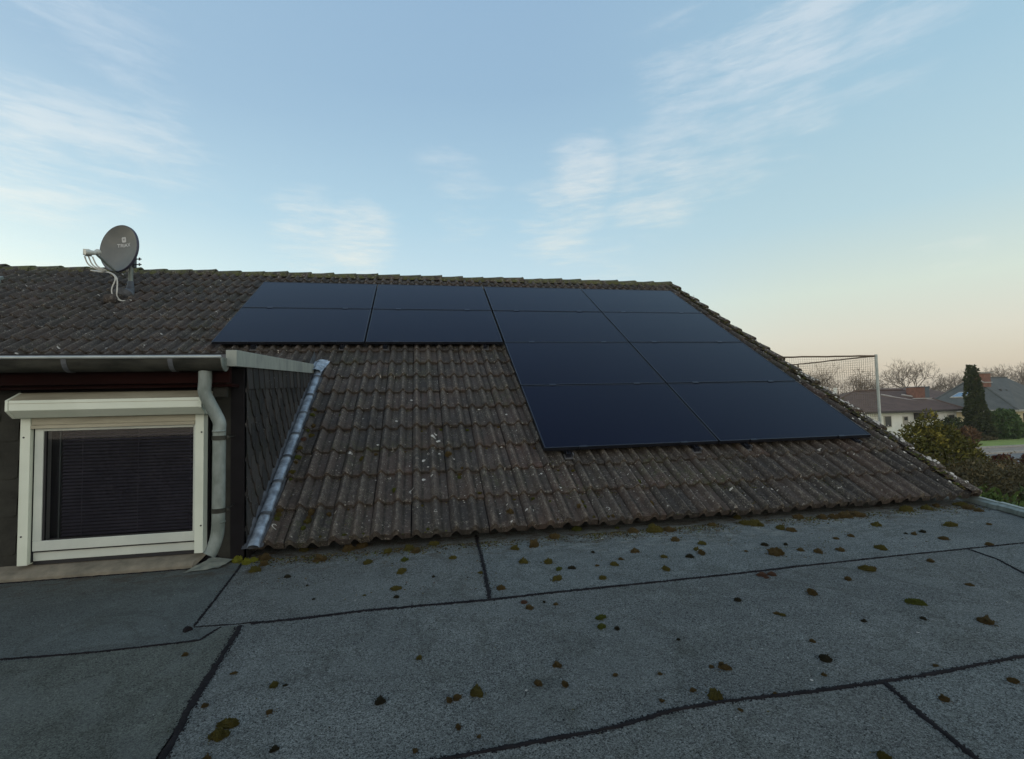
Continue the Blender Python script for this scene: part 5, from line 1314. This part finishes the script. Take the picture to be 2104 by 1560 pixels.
for k, (H, sp, lv) in enumerate(((8.6, .70, 6), (7.4, .78, 6), (7.8, .6, 6))):
    tr, cr = bare(random.Random(50 + k), H, sp, lv, .009)
    r_ = []
    for nm, mb, m_ in (('trunk', tr, M_bark), ('crown', cr, M_twig)):
        me = bpy.data.meshes.new(nm); me.from_pydata(mb.v, [], mb.f); me.materials.append(m_); r_.append((nm, me))
    protos.append(r_)
rt_ = random.Random(77)
TREES = [((70.2, 57.9), 0, 1.02, 'largest bare winter tree with a wide round crown above the brown roof'),
         ((66.0, 60.2), 1, .80, 'bare tree just left of the largest round crowned one'),
         ((62.5, 60.5), 2, .92, 'bare tree just right of the goal post'),
         ((74.5, 57.0), 1, .86, 'bare tree between the large crown and the tall conifer, left one'),
         ((78.5, 56.4), 2, .80, 'bare tree between the large crown and the tall conifer, right one'),
         ((55.0, 58.0), 2, .98, 'bare tree seen through the right part of the net'),
         ((49.5, 57.5), 0, .86, 'bare tree seen through the middle of the net'),
         ((44.5, 58.5), 1, .92, 'bare tree seen through the left part of the net'),
         ((89.0, 60.0), 0, .94, 'bare tree behind the ridge of the grey roof, left one'),
         ((95.0, 60.0), 2, 1.0, 'bare tree behind the ridge of the grey roof, middle one'),
         ((101.0, 60.5), 1, 1.02, 'bare tree behind the ridge of the grey roof, right one'),
         ((84.0, 62.0), 1, .85, 'bare tree whose crown shows by the brick chimney of the grey roof')]
for (x, y), k, sc, lab in TREES:
    t = empty('bare_tree', (x, y, GZ), lab, 'tree', 'bare winter trees behind the houses'); t.scale = (sc * 1.45, sc * 1.45, sc * 1.42); t.rotation_euler = (0, 0, rt_.uniform(0, 6.28))
    for nm, me in protos[k]:
        o = bpy.data.objects.new(nm, me); S.collection.objects.link(o); o.parent = t
# brushy trees closer, behind the net
for (x, y), k, sc, lab in (((33.0, 39.5), 2, .60, 'twiggy bare tree close behind the net beside the white house'), ((29.0, 40.5), 1, .66, 'twiggy bare tree behind the left of the net')):
    t = empty('bare_tree', (x, y, GZ), lab, 'tree', 'bare winter trees behind the houses'); t.scale = (sc, sc, sc)
    for nm, me in protos[k]:
        o = bpy.data.objects.new(nm, me); S.collection.objects.link(o); o.parent = t
# small bare shrub in front of the white wall
tr, cr = bare(random.Random(91), 4.2, .7, 6, .010)
t = empty('bare_shrub', (18.9, 16.9, GZ), 'leafless shrub with pale buds in front of the white wall', 'shrub')
for nm, mb, m_ in (('stem', tr, M_bark), ('branches', cr, M_bark)):
    mb.v = [(v[0] * .9 + 18.9, v[1] * .9 + 16.9, v[2] * .62 + GZ) for v in mb.v]; build(nm, mb, m_, t)
mb = foliage([((18.9, 16.9, -1.05), (.9, .8, .55)), ((19.5, 16.8, -1.1), (.6, .6, .4))], 900, .05, random.Random(5), .3); build('blossom', mb, M_wwall, t)
# far woodland as one soft mass
mb = MB(); rw = random.Random(8)
for i in range(14000):
    a = rw.uniform(R_(20), R_(62)); r = rw.uniform(95, 150); x, y = math.sin(a) * r, math.cos(a) * r
    h = 4.2 + 1.6 * noise.noise((a * 14, 2, 0)) + 1.2 * noise.noise((a * 40, 5, 0)); z = GZ + h * rw.random() ** .7
    s_ = rw.uniform(.25, .8); d = V(rw.uniform(-1, 1), rw.uniform(-1, 1), rw.uniform(-.2, 1)).normalized() * s_; e = V(rw.uniform(-1, 1), rw.uniform(-1, 1), 0).normalized() * s_ * .22
    p_ = V(x, y, z); mb.add([p_ - d, p_ + e, p_ + d, p_ - e], [(0, 1, 2, 3)])
build('far_woodland', mb, M_twig, kind='stuff', label='distant brown winter woodland along the horizon behind the houses', cat='woodland')

# air between here and the far trees
M_haze = bpy.data.materials.new('haze'); M_haze.use_nodes = True
tn_ = M_haze.node_tree; tn_.nodes.remove(tn_.nodes['Principled BSDF'])
pv = tn_.nodes.new('ShaderNodeVolumePrincipled'); pv.inputs['Color'].default_value = (.86, .84, .80, 1); pv.inputs['Density'].default_value = .0006
tn_.links.new(pv.outputs[0], tn_.nodes['Material Output'].inputs['Volume'])
mb = MB(); mb.box((-152, -82, GZ - 1), (332, 332, 15)); build('haze', mb, M_haze, kind='stuff', label='thin pale evening haze over the gardens and far trees', cat='haze')
